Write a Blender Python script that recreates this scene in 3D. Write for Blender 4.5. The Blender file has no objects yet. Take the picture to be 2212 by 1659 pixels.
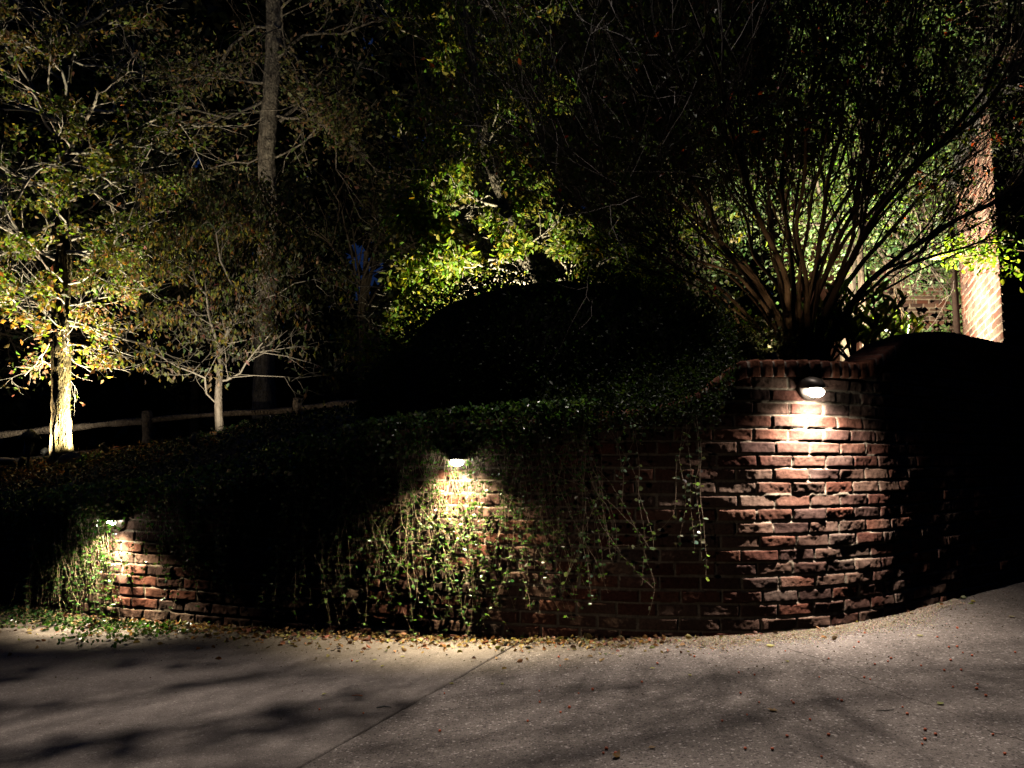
import bpy, math, random
import numpy as np
from mathutils import Vector

R = math.radians
scene = bpy.context.scene
COL = scene.collection
rng = np.random.default_rng(7)

# ------------------------------------------------------------------ camera
PITCH = R(5.5)
F = 1661.0                      # focal length in units of a 2212-wide frame
CAMZ = 0.97
cam_d = bpy.data.cameras.new("camera")
cam = bpy.data.objects.new("camera", cam_d)
COL.objects.link(cam)
cam.location = (0, 0, CAMZ)
cam.rotation_euler = (R(90) + PITCH, 0, 0)
cam_d.sensor_width = 36.0
cam_d.lens = 36.0 * F / 2212.0
cam_d.clip_start = 0.05
cam_d.clip_end = 500
scene.camera = cam
CP, SP = math.cos(PITCH), math.sin(PITCH)


def at(dx, dy, Y):
    """world point at depth Y that is seen at (dx, dy) of a 2212 x 1659 picture"""
    u, v = dx - 1106.0, 829.5 - dy
    k = Y / (F * CP - v * SP)
    return np.array([u * k, Y, CAMZ + (F * SP + v * CP) * k])


def proj(P):
    P = np.asarray(P, float)
    x, y, z = P[..., 0], P[..., 1], P[..., 2] - CAMZ
    d = y * CP + z * SP
    v = -y * SP + z * CP
    d = np.maximum(d, 1e-3)
    return 1106 + F * x / d, 829.5 - F * v / d


# ------------------------------------------------------------------ noise
class Noise:
    def __init__(s, seed):
        s.t = np.random.default_rng(seed).random((256, 256)).astype(np.float32)

    def __call__(s, x, y):
        xi = np.floor(x).astype(int); yi = np.floor(y).astype(int)
        fx = x - xi; fy = y - yi
        fx = fx * fx * (3 - 2 * fx); fy = fy * fy * (3 - 2 * fy)
        t = s.t
        a = t[xi & 255, yi & 255]; b = t[(xi + 1) & 255, yi & 255]
        c = t[xi & 255, (yi + 1) & 255]; d = t[(xi + 1) & 255, (yi + 1) & 255]
        return (a + (b - a) * fx) * (1 - fy) + (c + (d - c) * fx) * fy


N1, N2, N3, N4 = Noise(1), Noise(2), Noise(3), Noise(4)


# ------------------------------------------------------------------ mesh helpers
def link(name, me, mats, parent=None):
    o = bpy.data.objects.new(name, me)
    COL.objects.link(o)
    if mats is not None:
        for m in (mats if isinstance(mats, (list, tuple)) else [mats]):
            me.materials.append(m)
    if parent is not None:
        o.parent = parent
    return o


def mesh_np(name, V, Fc, mat, parent=None, tint=None, smooth=False):
    V = np.asarray(V, np.float32); Fc = np.asarray(Fc, np.int32)
    n = Fc.shape[1]
    me = bpy.data.meshes.new(name)
    me.vertices.add(len(V)); me.vertices.foreach_set("co", V.ravel())
    me.loops.add(Fc.size); me.loops.foreach_set("vertex_index", Fc.ravel())
    me.polygons.add(len(Fc))
    me.polygons.foreach_set("loop_start", np.arange(0, Fc.size, n, dtype=np.int32))
    me.polygons.foreach_set("loop_total", np.full(len(Fc), n, np.int32))
    if smooth:
        me.polygons.foreach_set("use_smooth", np.ones(len(Fc), bool))
    if tint is not None:
        a = me.color_attributes.new("tint", 'FLOAT_COLOR', 'POINT')
        c = np.ones((len(V), 4), np.float32); c[:, :3] = tint
        a.data.foreach_set("color", c.ravel())
    me.update(calc_edges=True)
    return link(name, me, mat, parent)


def tag(o, label=None, cat=None, group=None, kind=None):
    if label: o["label"] = label
    if cat: o["category"] = cat
    if group: o["group"] = group
    if kind: o["kind"] = kind
    return o


def empty(name, loc=(0, 0, 0), **k):
    o = bpy.data.objects.new(name, None)
    COL.objects.link(o)
    o.location = loc
    o.empty_display_size = 0.2
    tag(o, **k)
    return o


def child(o, root):
    """parent keeping the world coordinates baked in the mesh"""
    o.parent = root
    o.matrix_parent_inverse = root.matrix_basis.inverted()
    return o


class Tubes:
    def __init__(s):
        s.V = []; s.F = []; s.n = 0; s.T = []

    def add(s, pts, rad, sides=5, tint=None, cap=True):
        pts = np.asarray(pts, float); k = len(pts)
        if k < 2: return
        rad = np.broadcast_to(np.asarray(rad, float), (k,))
        d = np.gradient(pts, axis=0)
        d /= np.linalg.norm(d, axis=1)[:, None] + 1e-9
        ref = np.array([0.13, 0.29, 0.95]) if abs(d[0][2]) < .8 else np.array([0.95, 0.1, 0.2])
        a = np.cross(d, ref); a /= np.linalg.norm(a, axis=1)[:, None] + 1e-9
        b = np.cross(d, a)
        th = np.arange(sides) * 2 * math.pi / sides
        ring = pts[:, None, :] + rad[:, None, None] * (np.cos(th)[None, :, None] * a[:, None, :] + np.sin(th)[None, :, None] * b[:, None, :])
        base = s.n
        s.V.append(ring.reshape(-1, 3))
        i = np.arange(k - 1)[:, None] * sides; j = np.arange(sides)[None, :]; j2 = (j + 1) % sides
        f = np.stack([base + i + j, base + i + j2, base + i + sides + j2, base + i + sides + j], -1).reshape(-1, 4)
        s.F.append(f); s.n += k * sides
        if cap and sides == 4:
            s.F.append(np.array([[base + 3, base + 2, base + 1, base], [base + (k - 1) * 4 + q for q in range(4)]]))
        elif cap:
            for e, o_ in ((0, 1), (k - 1, -1)):
                s.V.append(pts[e][None]); c = s.n; s.n += 1
                q = base + e * sides + np.arange(sides); q2 = np.roll(q, -1)
                s.F.append(np.stack([q, q2, np.full(sides, c), np.full(sides, c)], -1)[:, [0, 1, 2, 3]])
        if tint is not None:
            tot = sum(len(v) for v in s.V) - sum(len(t) for t in s.T)
            s.T.append(np.tile(np.asarray(tint, float)[None], (tot, 1)))

    def build(s, name, mat, parent=None, smooth=True):
        V = np.concatenate(s.V); Fq = np.concatenate(s.F)
        tri = Fq[:, 2] == Fq[:, 3]
        T = np.concatenate(s.T) if s.T else None
        if tri.any():
            # mixed: build with loops of 4 and 3
            me = bpy.data.meshes.new(name)
            q = Fq[~tri]; t = Fq[tri][:, :3]
            me.vertices.add(len(V)); me.vertices.foreach_set("co", V.astype(np.float32).ravel())
            L = np.concatenate([q.ravel(), t.ravel()]).astype(np.int32)
            me.loops.add(len(L)); me.loops.foreach_set("vertex_index", L)
            st = np.concatenate([np.arange(len(q)) * 4, len(q) * 4 + np.arange(len(t)) * 3]).astype(np.int32)
            tt = np.concatenate([np.full(len(q), 4), np.full(len(t), 3)]).astype(np.int32)
            me.polygons.add(len(st)); me.polygons.foreach_set("loop_start", st); me.polygons.foreach_set("loop_total", tt)
            if smooth: me.polygons.foreach_set("use_smooth", np.ones(len(st), bool))
            if T is not None:
                a = me.color_attributes.new("tint", 'FLOAT_COLOR', 'POINT')
                c = np.ones((len(V), 4), np.float32); c[:, :3] = T
                a.data.foreach_set("color", c.ravel())
            me.update(calc_edges=True)
            return link(name, me, mat, parent)
        return mesh_np(name, V, Fq, mat, parent, T, smooth)


def unit(v):
    return v / (np.linalg.norm(v, axis=-1, keepdims=True) + 1e-9)


def leaves(name, P, size, mat, parent=None, tint=(0.08, 0.12, 0.03), tvar=0.35, aspect=0.55, droop=0.0, flat=0.0,
           axis=None, shape='diamond', rg=None, fold=0.25, hue=None):
    """one small mesh leaf at every point of P"""
    rg = rg or rng
    P = np.asarray(P, float); n = len(P)
    d = unit(rg.normal(size=(n, 3)) + np.array([0, 0, -droop])) if axis is None else unit(np.asarray(axis, float))
    nr = rg.normal(size=(n, 3)) + np.array([0, 0, flat * 3])
    side = unit(np.cross(d, nr)); up = np.cross(side, d)
    L = (size * (0.6 + 0.8 * rg.random(n)))[:, None]
    W = L * aspect * (0.8 + 0.4 * rg.random(n))[:, None]
    f = (fold * W)
    if shape == 'diamond':
        V = np.stack([P, P + d * L * .45 + side * W * .5 + up * f, P + d * L - up * L * .1, P + d * L * .45 - side * W * .5 + up * f], 1)
        i = np.arange(n)[:, None] * 4
        Fc = np.concatenate([i + np.array([[0, 1, 2]]), i + np.array([[0, 2, 3]])])
        m = 4
    else:
        V = np.stack([P, P + d * L * .25 + side * W * .42 + up * f, P + d * L * .6 + side * W * .48 + up * f, P + d * L * .98 - up * L * .08,
                      P + d * L * .6 - side * W * .48 + up * f, P + d * L * .25 - side * W * .42 + up * f], 1)
        i = np.arange(n)[:, None] * 6
        Fc = np.concatenate([i + np.array([[0, 1, 2, 3]]), i + np.array([[0, 3, 4, 5]])])
        m = 6
    t = np.asarray(tint, float)
    if t.ndim == 1: t = np.tile(t, (n, 1))
    t = t * (1 + tvar * rg.normal(size=(n, 1))).clip(.25, 2.2) * (1 + .15 * rg.normal(size=(n, 3))).clip(.5, 1.5)
    return mesh_np(name, V.reshape(-1, 3), Fc, mat, parent, np.repeat(t.clip(0.002, 0.9), m, 0))


# ------------------------------------------------------------------ materials
def new_mat(name):
    m = bpy.data.materials.new(name); m.use_nodes = True
    nt = m.node_tree
    return m, nt, nt.nodes["Principled BSDF"], nt.nodes["Material Output"]


def nd(nt, typ, **kw):
    n = nt.nodes.new(typ)
    for k, v in kw.items():
        if k in n.inputs: n.inputs[k].default_value = v
        else: setattr(n, k, v)
    return n


def ramp(nt, stops):
    r = nt.nodes.new("ShaderNodeValToRGB")
    e = r.color_ramp.elements
    e[0].position, e[0].color = stops[0][0], (*stops[0][1], 1)
    e[1].position, e[1].color = stops[1][0], (*stops[1][1], 1)
    for p, c in stops[2:]:
        q = e.new(p); q.color = (*c, 1)
    return r


def leaf_mat(name, trans=0.45, rough=0.5, spec=0.4, tmul=(1.6, 1.7, 0.5)):
    m, nt, b, out = new_mat(name)
    a = nd(nt, "ShaderNodeAttribute", attribute_name="tint")
    nt.links.new(a.outputs["Color"], b.inputs["Base Color"])
    b.inputs["Roughness"].default_value = rough
    b.inputs["Specular IOR Level"].default_value = spec
    mul = nd(nt, "ShaderNodeMix", data_type='RGBA', blend_type='MULTIPLY')
    mul.inputs["Factor"].default_value = 1
    nt.links.new(a.outputs["Color"], mul.inputs[6]); mul.inputs[7].default_value = (*tmul, 1)
    t = nd(nt, "ShaderNodeBsdfTranslucent")
    nt.links.new(mul.outputs[2], t.inputs["Color"])
    mx = nd(nt, "ShaderNodeMixShader"); mx.inputs[0].default_value = trans
    nt.links.new(b.outputs[0], mx.inputs[1]); nt.links.new(t.outputs[0], mx.inputs[2])
    nt.links.new(mx.outputs[0], out.inputs[0])
    return m


def bark_mat(name, c1, c2, scale=14, bump=0.6, stretch=0.18, c3=None):
    m, nt, b, out = new_mat(name)
    tc = nd(nt, "ShaderNodeTexCoord")
    mp = nd(nt, "ShaderNodeMapping"); mp.inputs["Scale"].default_value = (1, 1, stretch)
    nt.links.new(tc.outputs["Object"], mp.inputs[0])
    n = nd(nt, "ShaderNodeTexNoise", Scale=scale, Detail=6.0, Roughness=0.7)
    nt.links.new(mp.outputs[0], n.inputs["Vector"])
    v = nd(nt, "ShaderNodeTexVoronoi", Scale=scale * 2.2, feature='DISTANCE_TO_EDGE')
    nt.links.new(mp.outputs[0], v.inputs["Vector"])
    st = [(0.3, c1), (0.68, c2)] + ([(0.6, c3)] if c3 else [])
    r = ramp(nt, st)
    nt.links.new(n.outputs["Fac"], r.inputs[0]); nt.links.new(r.outputs[0], b.inputs["Base Color"])
    mt = nd(nt, "ShaderNodeMath", operation='MULTIPLY_ADD'); mt.inputs[1].default_value = 1.2
    nt.links.new(v.outputs["Distance"], mt.inputs[0]); nt.links.new(n.outputs["Fac"], mt.inputs[2])
    bp = nd(nt, "ShaderNodeBump", Strength=bump, Distance=0.03)
    nt.links.new(mt.outputs[0], bp.inputs["Height"]); nt.links.new(bp.outputs[0], b.inputs["Normal"])
    b.inputs["Roughness"].default_value = 0.9
    b.inputs["Specular IOR Level"].default_value = 0.15
    return m


def plain(name, col, rough=0.6, metal=0.0, emit=None, estr=0.0, nscale=30, nvar=0.25):
    m, nt, b, out = new_mat(name)
    n = nd(nt, "ShaderNodeTexNoise", Scale=float(nscale), Detail=4.0)
    tc = nd(nt, "ShaderNodeTexCoord"); nt.links.new(tc.outputs["Object"], n.inputs["Vector"])
    c = np.array(col)
    r = ramp(nt, [(0.3, tuple(c * (1 - nvar))), (0.7, tuple(np.minimum(c * (1 + nvar), 1)))])
    nt.links.new(n.outputs["Fac"], r.inputs[0]); nt.links.new(r.outputs[0], b.inputs["Base Color"])
    b.inputs["Roughness"].default_value = rough; b.inputs["Metallic"].default_value = metal
    if emit:
        b.inputs["Emission Color"].default_value = (*emit, 1); b.inputs["Emission Strength"].default_value = estr
    return m


M_leaf = leaf_mat("leaf_green")
M_leafdry = leaf_mat("leaf_dry", trans=0.35, rough=0.6, spec=0.25, tmul=(1.3, 1.1, .7))
M_ivy = leaf_mat("leaf_glossy", trans=0.3, rough=0.27, spec=0.8, tmul=(1.5, 1.9, .5))
M_stem = plain("vine_stem", (0.36, 0.26, 0.17), 0.6)
M_bark_l = bark_mat("bark_lichen", (0.02, 0.015, 0.01), (0.60, 0.56, 0.46), 20, 1.0, .28, (0.17, 0.13, 0.05))
M_bark_g = bark_mat("bark_grey", (0.05, 0.04, 0.03), (0.40, 0.35, 0.28), 24, 1.0, .3)
M_bark_d = bark_mat("bark_dogwood", (0.14, 0.11, 0.08), (0.42, 0.37, 0.30), 30, 0.5, .3)
M_bark_m = bark_mat("bark_myrtle", (0.16, 0.10, 0.055), (0.36, 0.24, 0.14), 12, 0.3, .15)
M_barkdark = bark_mat("bark_dark", (.03, .022, .016), (.11, .085, .06), 20, .6, .2)
M_twig = plain("twig_pale", (0.40, 0.36, 0.28), 0.8)
M_fence = bark_mat("split_wood", (0.06, 0.045, 0.035), (0.25, 0.20, 0.155), 9, 0.8, 1.0)
M_rock = plain("rock", (0.28, 0.23, 0.17), 0.95, nscale=12, nvar=.45)
M_black = plain("black_metal", (0.012, 0.012, 0.012), 0.5)
M_bronze = plain("bronze_metal", (0.07, 0.055, 0.045), 0.4, 0.5)
M_soil = plain("soil", (0.045, 0.032, 0.022), 1.0, nscale=4, nvar=.5)
M_berry = plain("berry_red", (0.62, 0.13, 0.05), 0.4, nscale=200)
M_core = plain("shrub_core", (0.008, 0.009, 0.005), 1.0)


def brick_mat():
    m, nt, b, out = new_mat("brick_and_mortar")
    a = nd(nt, "ShaderNodeAttribute", attribute_name="tint")
    tc = nd(nt, "ShaderNodeTexCoord")
    n = nd(nt, "ShaderNodeTexNoise", Scale=70.0, Detail=5.0, Roughness=.7)
    nt.links.new(tc.outputs["Object"], n.inputs["Vector"])
    r = ramp(nt, [(0.3, (.55, .55, .55)), (0.7, (1.25, 1.22, 1.2))])
    nt.links.new(n.outputs["Fac"], r.inputs[0])
    mul = nd(nt, "ShaderNodeMix", data_type='RGBA', blend_type='MULTIPLY'); mul.inputs["Factor"].default_value = 1
    nt.links.new(a.outputs["Color"], mul.inputs[6]); nt.links.new(r.outputs[0], mul.inputs[7])
    nt.links.new(mul.outputs[2], b.inputs["Base Color"])
    n2 = nd(nt, "ShaderNodeTexNoise", Scale=160.0, Detail=4.0, Roughness=.6)
    nt.links.new(tc.outputs["Object"], n2.inputs["Vector"])
    bp = nd(nt, "ShaderNodeBump", Strength=0.9, Distance=0.005)
    nt.links.new(n2.outputs["Fac"], bp.inputs["Height"]); nt.links.new(bp.outputs[0], b.inputs["Normal"])
    b.inputs["Roughness"].default_value = 1; b.inputs["Specular IOR Level"].default_value = .05
    return m


M_brick = brick_mat()


def concrete_mat(name, agg):
    """concrete slab; agg: how much pebble aggregate shows"""
    m, nt, b, out = new_mat(name)
    tc = nd(nt, "ShaderNodeTexCoord")
    wv = nd(nt, "ShaderNodeTexNoise", Scale=40.0, Detail=2.0)
    nt.links.new(tc.outputs["Object"], wv.inputs["Vector"])
    vm = nd(nt, "ShaderNodeMix", data_type='RGBA', blend_type='LINEAR_LIGHT'); vm.inputs["Factor"].default_value = .012
    nt.links.new(tc.outputs["Object"], vm.inputs[6]); nt.links.new(wv.outputs["Color"], vm.inputs[7])
    v = nd(nt, "ShaderNodeTexVoronoi", Scale=88.0, Randomness=1.0)
    nt.links.new(vm.outputs[2], v.inputs["Vector"])
    sep = nd(nt, "ShaderNodeSeparateColor"); nt.links.new(v.outputs["Color"], sep.inputs[0])
    peb = ramp(nt, [(0.0, (.055, .045, .04)), (1.0, (.62, .56, .52)), (.45, (.16, .135, .125)), (.8, (.30, .26, .24))])
    nt.links.new(sep.outputs[0], peb.inputs[0])
    # cement between the pebbles
    edge = ramp(nt, [(0.36, (0, 0, 0)), (0.52, (1, 1, 1))])
    nt.links.new(v.outputs["Distance"], edge.inputs[0])
    n = nd(nt, "ShaderNodeTexNoise", Scale=9.0, Detail=8.0, Roughness=.7); nt.links.new(tc.outputs["Object"], n.inputs["Vector"])
    cem = ramp(nt, [(0.3, (.16, .135, .12)), (0.7, (.27, .235, .21))]); nt.links.new(n.outputs["Fac"], cem.inputs[0])
    mx = nd(nt, "ShaderNodeMix", data_type='RGBA'); nt.links.new(peb.outputs[0], mx.inputs[6]); nt.links.new(cem.outputs[0], mx.inputs[7])
    fac = nd(nt, "ShaderNodeMath", operation='MULTIPLY_ADD')
    nt.links.new(edge.outputs[0], fac.inputs[0]); fac.inputs[1].default_value = agg; fac.inputs[2].default_value = 1 - agg
    # more cement, fewer pebbles in worn patches
    nt.links.new(fac.outputs[0], mx.inputs["Factor"])
    st = nd(nt, "ShaderNodeTexNoise", Scale=1.1, Detail=7.0, Roughness=.65); nt.links.new(tc.outputs["Object"], st.inputs["Vector"])
    sr = ramp(nt, [(0.3, (.62, .61, .60)), (0.7, (1.12, 1.1, 1.08))]); nt.links.new(st.outputs["Fac"], sr.inputs[0])
    mul = nd(nt, "ShaderNodeMix", data_type='RGBA', blend_type='MULTIPLY'); mul.inputs["Factor"].default_value = 1
    nt.links.new(mx.outputs[2], mul.inputs[6]); nt.links.new(sr.outputs[0], mul.inputs[7])
    fn = nd(nt, "ShaderNodeTexNoise", Scale=260.0, Detail=3.0); nt.links.new(tc.outputs["Object"], fn.inputs["Vector"])
    fr = ramp(nt, [(0.35, (.6, .6, .6)), (0.65, (1.25, 1.25, 1.25))]); nt.links.new(fn.outputs["Fac"], fr.inputs[0])
    mul2 = nd(nt, "ShaderNodeMix", data_type='RGBA', blend_type='MULTIPLY'); mul2.inputs["Factor"].default_value = 1
    nt.links.new(mul.outputs[2], mul2.inputs[6]); nt.links.new(fr.outputs[0], mul2.inputs[7])
    nt.links.new(mul2.outputs[2], b.inputs["Base Color"])
    ht = nd(nt, "ShaderNodeMath", operation='MULTIPLY_ADD'); ht.inputs[1].default_value = -1.0 * agg
    nt.links.new(v.outputs["Distance"], ht.inputs[0]); nt.links.new(fn.outputs["Fac"], ht.inputs[2])
    bp = nd(nt, "ShaderNodeBump", Strength=0.7, Distance=0.004)
    nt.links.new(ht.outputs[0], bp.inputs["Height"]); nt.links.new(bp.outputs[0], b.inputs["Normal"])
    b.inputs["Roughness"].default_value = .85; b.inputs["Specular IOR Level"].default_value = .3
    return m


M_conc_r = concrete_mat("concrete_aggregate", .9)
M_conc_l = concrete_mat("concrete_smooth", .35)

# ------------------------------------------------------------------ the line of the wall
_WX = np.array([-7.5, -6.5, -5.2, -3.9, -2.58, -1.4, -.29, .64, 1.25, 1.67, 2.1, 2.53, 3.1, 3.7, 4.3, 5.2])
_WY = np.array([7.9, 7.25, 6.5, 5.85, 5.15, 4.72, 4.38, 4.12, 4.08, 4.18, 4.40, 4.72, 5.14, 5.60, 6.05, 6.6])
_xs = np.linspace(-7.5, 5.2, 2541)
_ys = np.interp(_xs, _WX, _WY)
_k = np.exp(-np.linspace(-2.5, 2.5, 81) ** 2); _k /= _k.sum()
_ys = np.convolve(np.pad(_ys, 40, mode='edge'), _k, 'valid')
_ss = np.concatenate([[0], np.cumsum(np.hypot(np.diff(_xs), np.diff(_ys)))])


def wallY(x): return np.interp(x, _xs, _ys)
def s_of_x(x): return np.interp(x, _xs, _ss)
def x_of_s(s): return np.interp(s, _ss, _xs)


def wall_frame(s):
    """point on the wall's face line and the normal towards the driveway"""
    x = x_of_s(s); y = wallY(x)
    x1 = x_of_s(s + .03); y1 = wallY(x1); x0 = x_of_s(s - .03); y0 = wallY(x0)
    t = np.stack([x1 - x0, y1 - y0], -1); t = t / np.linalg.norm(t, axis=-1, keepdims=True)
    nrm = np.stack([t[..., 1], -t[..., 0]], -1)
    return np.stack([x, y], -1), nrm, t


def smooth_interp(x, X, Z, w=.12):
    x = np.asarray(x, float)
    return sum(np.interp(x + o * w, X, Z) * g for o, g in ((-1, .12), (-.5, .22), (0, .32), (.5, .22), (1, .12)))


def Zg(x):   # driveway height
    return smooth_interp(x, [-8, -4, -2.58, -.29, .64, 1.67, 3, 8], [-.14, -.10, -.087, -.03, .03, .072, .10, .14], .6)


def Zt(x):   # top of the coping
    return smooth_interp(x, [-7.5, -5.2, -3.9, -2.58, -1.9, -1.3, -.9, -.29, .5, .85, 1.02, 1.12, 1.24, 2.0, 2.15, 2.35, 2.6, 2.85, 5],
                         [.42, .5, .6, .72, .80, .98, 1.1, 1.18, 1.22, 1.26, 1.33, 1.43, 1.495, 1.51, 1.58, 1.69, 1.76, 1.785, 1.80], .06)


# ------------------------------------------------------------------ brickwork
COURSE, BLEN, MORT = 0.0705, 0.2125, 0.011


def brick_sheet(S, Z, seed, rough=1.0, soldier=None):
    """height (towards the viewer) and tint of a running-bond brick wall at arc length S and height Z"""
    r = np.random.default_rng(seed)
    Zw = Z + .004 * (N1(S * 2.2, Z * 0 + 3) - .5) + .0025 * (N2(S * 22, Z * 18) - .5)
    Sw = S + .004 * (N2(S * 20, Z * 20 + 7) - .5)
    c = np.floor(Zw / COURSE).astype(int)
    off = (c & 1) * .5 * BLEN + (r.random(512)[c & 511] - .5) * .03
    q = (Sw + off) / BLEN
    i = np.floor(q).astype(int)
    fx = (q - i) * BLEN; fz = Zw - c * COURSE
    d = np.minimum(np.minimum(fx, BLEN - fx), np.minimum(fz, COURSE - fz)) - MORT * .5
    h1 = r.random((512, 512)); h2 = r.random((512, 512)); h3 = r.random((512, 512)); h4 = r.random((512, 512)); h5 = r.random((512, 512))
    a, b_ = c & 511, i & 511
    out = (h1[a, b_] - .5) * .007 + (h2[a, b_] - .5) * .012 * (fx / BLEN - .5) + (h3[a, b_] - .5) * .008 * (fz / COURSE - .5)
    out = out + rough * (.017 * (N1(S * 8.5, Z * 13) - .5) + .005 * (N3(S * 27, Z * 34) - .5) + .0032 * (N4(S * 75, Z * 80) - .5))
    rnd = np.clip(d / .0065, 0, 1)
    rnd = np.sqrt(np.clip(1 - (1 - rnd) ** 2, 0, 1))
    mort = -.0125 + .006 * (N4(S * 35, Z * 35) - .5) + .011 * np.clip(N2(S * 14 + 9, Z * 22) - .72, 0, 1) / .28
    H = np.where(d > 0, mort + (out - mort) * rnd, mort)
    pal = np.array([[.140, .056, .038], [.108, .046, .034], [.155, .070, .048], [.076, .044, .037], [.120, .070, .053], [.100, .054, .043], [.140, .085, .063]])
    t = pal[(h4[a, b_] * len(pal)).astype(int) % len(pal)] * (.75 + .5 * h5[a, b_])[..., None]
    haze = np.clip(N3(S * 5, Z * 7) * 1.6 - .75, 0, 1)[..., None] * .35
    t = t * (1 - haze) + np.array([.24, .20, .16]) * haze
    t = np.where((d > .001)[..., None], t, np.array([.27, .225, .17]) * (.8 + .4 * N4(S * 30, Z * 30)[..., None]))
    return H, t


def grid_faces(nr, nc):
    i = np.arange(nr - 1)[:, None] * nc; j = np.arange(nc - 1)[None, :]
    return np.stack([i + j, i + j + 1, i + nc + j + 1, i + nc + j], -1)


wall = empty("garden_wall", (0.64, 4.12, 0), label="serpentine red brick retaining wall with a swooping brick coping beside the concrete driveway", cat="wall")
s0, s1 = float(s_of_x(-5.6)), float(s_of_x(4.5))
ds = .0052
S1 = np.arange(s0, s1, ds)
Z1 = np.arange(-.16, 1.80, ds)
SS, ZZ = np.meshgrid(S1, Z1)
H, T = brick_sheet(SS, ZZ, 11)
pt, nr, tg = wall_frame(S1)
V = np.empty((*SS.shape, 3))
V[..., 0] = pt[None, :, 0] + nr[None, :, 0] * H
V[..., 1] = pt[None, :, 1] + nr[None, :, 1] * H
V[..., 2] = ZZ
top = Zt(x_of_s(S1)) - .045
bot = Zg(x_of_s(S1)) - .05
Fg = grid_faces(*SS.shape)
keep = (ZZ[:-1, :-1] < top[None, :-1]) & (ZZ[:-1, :-1] > bot[None, :-1])
Fk = Fg[keep]
used = np.unique(Fk); remap = np.full(SS.size, -1, np.int64); remap[used] = np.arange(len(used))
bw = mesh_np("brickwork", V.reshape(-1, 3)[used], remap[Fk], M_brick, None, T.reshape(-1, 3)[used], True)
child(bw, wall)
# rear half of the wall, so that it has a thickness
Sb = np.arange(s0, s1, .08); pb, nb, tb = wall_frame(Sb)
zt = Zt(x_of_s(Sb)) - .05
Vb = np.concatenate([np.c_[pb - nb * .02, zt * 0 - .3], np.c_[pb - nb * .02, zt], np.c_[pb - nb * .21, zt], np.c_[pb - nb * .21, zt * 0 - .3]])
nB = len(Sb); j = np.arange(nB - 1)
Fb = np.concatenate([np.stack([k * nB + j, k * nB + j + 1, (k + 1) * nB + j + 1, (k + 1) * nB + j], -1) for k in range(3)])
child(mesh_np("wall_core", Vb, Fb, M_brick, None, np.tile([.2, .1, .07], (len(Vb), 1))), wall)

# coping: rowlock bricks, a brick deep, set 2 cm proud
Sc = np.arange(s0, s1, .006); pc, nc_, tc_ = wall_frame(Sc); xt = x_of_s(Sc)
rowl = .073
qi = np.floor(Sc / rowl).astype(int); fr = (Sc / rowl - qi) * rowl
dj = np.minimum(fr, rowl - fr) - .005
rr = np.random.default_rng(5)
bo = (rr.random(4096)[qi & 4095] - .5) * .008; bz = (rr.random(4096)[(qi + 77) & 4095] - .5) * .007
sec = [(-.012, -.094), (.018, -.094), (.025, -.088), (.026, -.05), (.025, -.012), (.017, -.002), (-.03, .001), (-.19, .001), (-.215, -.01), (-.22, -.094)]
edge = np.clip(dj / .008, 0, 1)
rows = []
for (o_, z_) in sec:
    oo = np.full(len(Sc), o_) + bo * (1 if o_ > 0 else 0)
    zz = np.full(len(Sc), z_) + bz * (1 if z_ > -.06 else 0.2)
    if o_ > 0: oo = oo - (1 - edge) * .011 + .004 * (N3(Sc * 40, zz * 0 + z_ * 90) - .5)
    if z_ > -.02: zz = zz - (1 - edge) * .009 + .003 * (N4(Sc * 40, zz * 0 + o_ * 50) - .5)
    rows.append(np.c_[pc + nc_ * oo[:, None], Zt(xt) + zz])
Vc = np.concatenate(rows)
pal = np.array([[.22, .085, .05], [.17, .07, .05], [.26, .11, .07]])
tc0 = pal[(rr.random(4096)[(qi + 5) & 4095] * 3).astype(int)]
tc0 = np.where(dj[:, None] > 0, tc0, [.34, .29, .24])
Fc = grid_faces(len(sec), len(Sc)).reshape(-1, 4)
child(mesh_np("coping", Vc, Fc, M_brick, None, np.tile(tc0, (len(sec), 1)), False), wall)

# ------------------------------------------------------------------ ground, driveway
me = bpy.data.meshes.new("ground")
me.from_pydata([(-150, -60, -.35), (150, -60, -.35), (150, 200, -.35), (-150, 200, -.35)], [], [(0, 1, 2, 3)])
tag(link("ground", me, M_soil), kind="structure")

def ground_pt(dx, dy):
    """point of the driveway seen at dx, dy"""
    Y = 3.0
    for _ in range(25):
        p = at(dx, dy, 1.0) - np.array([0, 0, CAMZ]); X = p[0] * Y
        Y = (Zg(X) - CAMZ) / p[2]
        Y = float(np.clip(Y, .5, 9))
    return np.array([p[0] * Y, Y, float(Zg(p[0] * Y))])


JA = ground_pt(640, 1659)[:2]; JB = ground_pt(1102, 1398)[:2]
jd = (JB - JA) / np.linalg.norm(JB - JA)


def joint_x(y):
    return JA[0] + (y - JA[1]) * jd[0] / jd[1]


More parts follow.
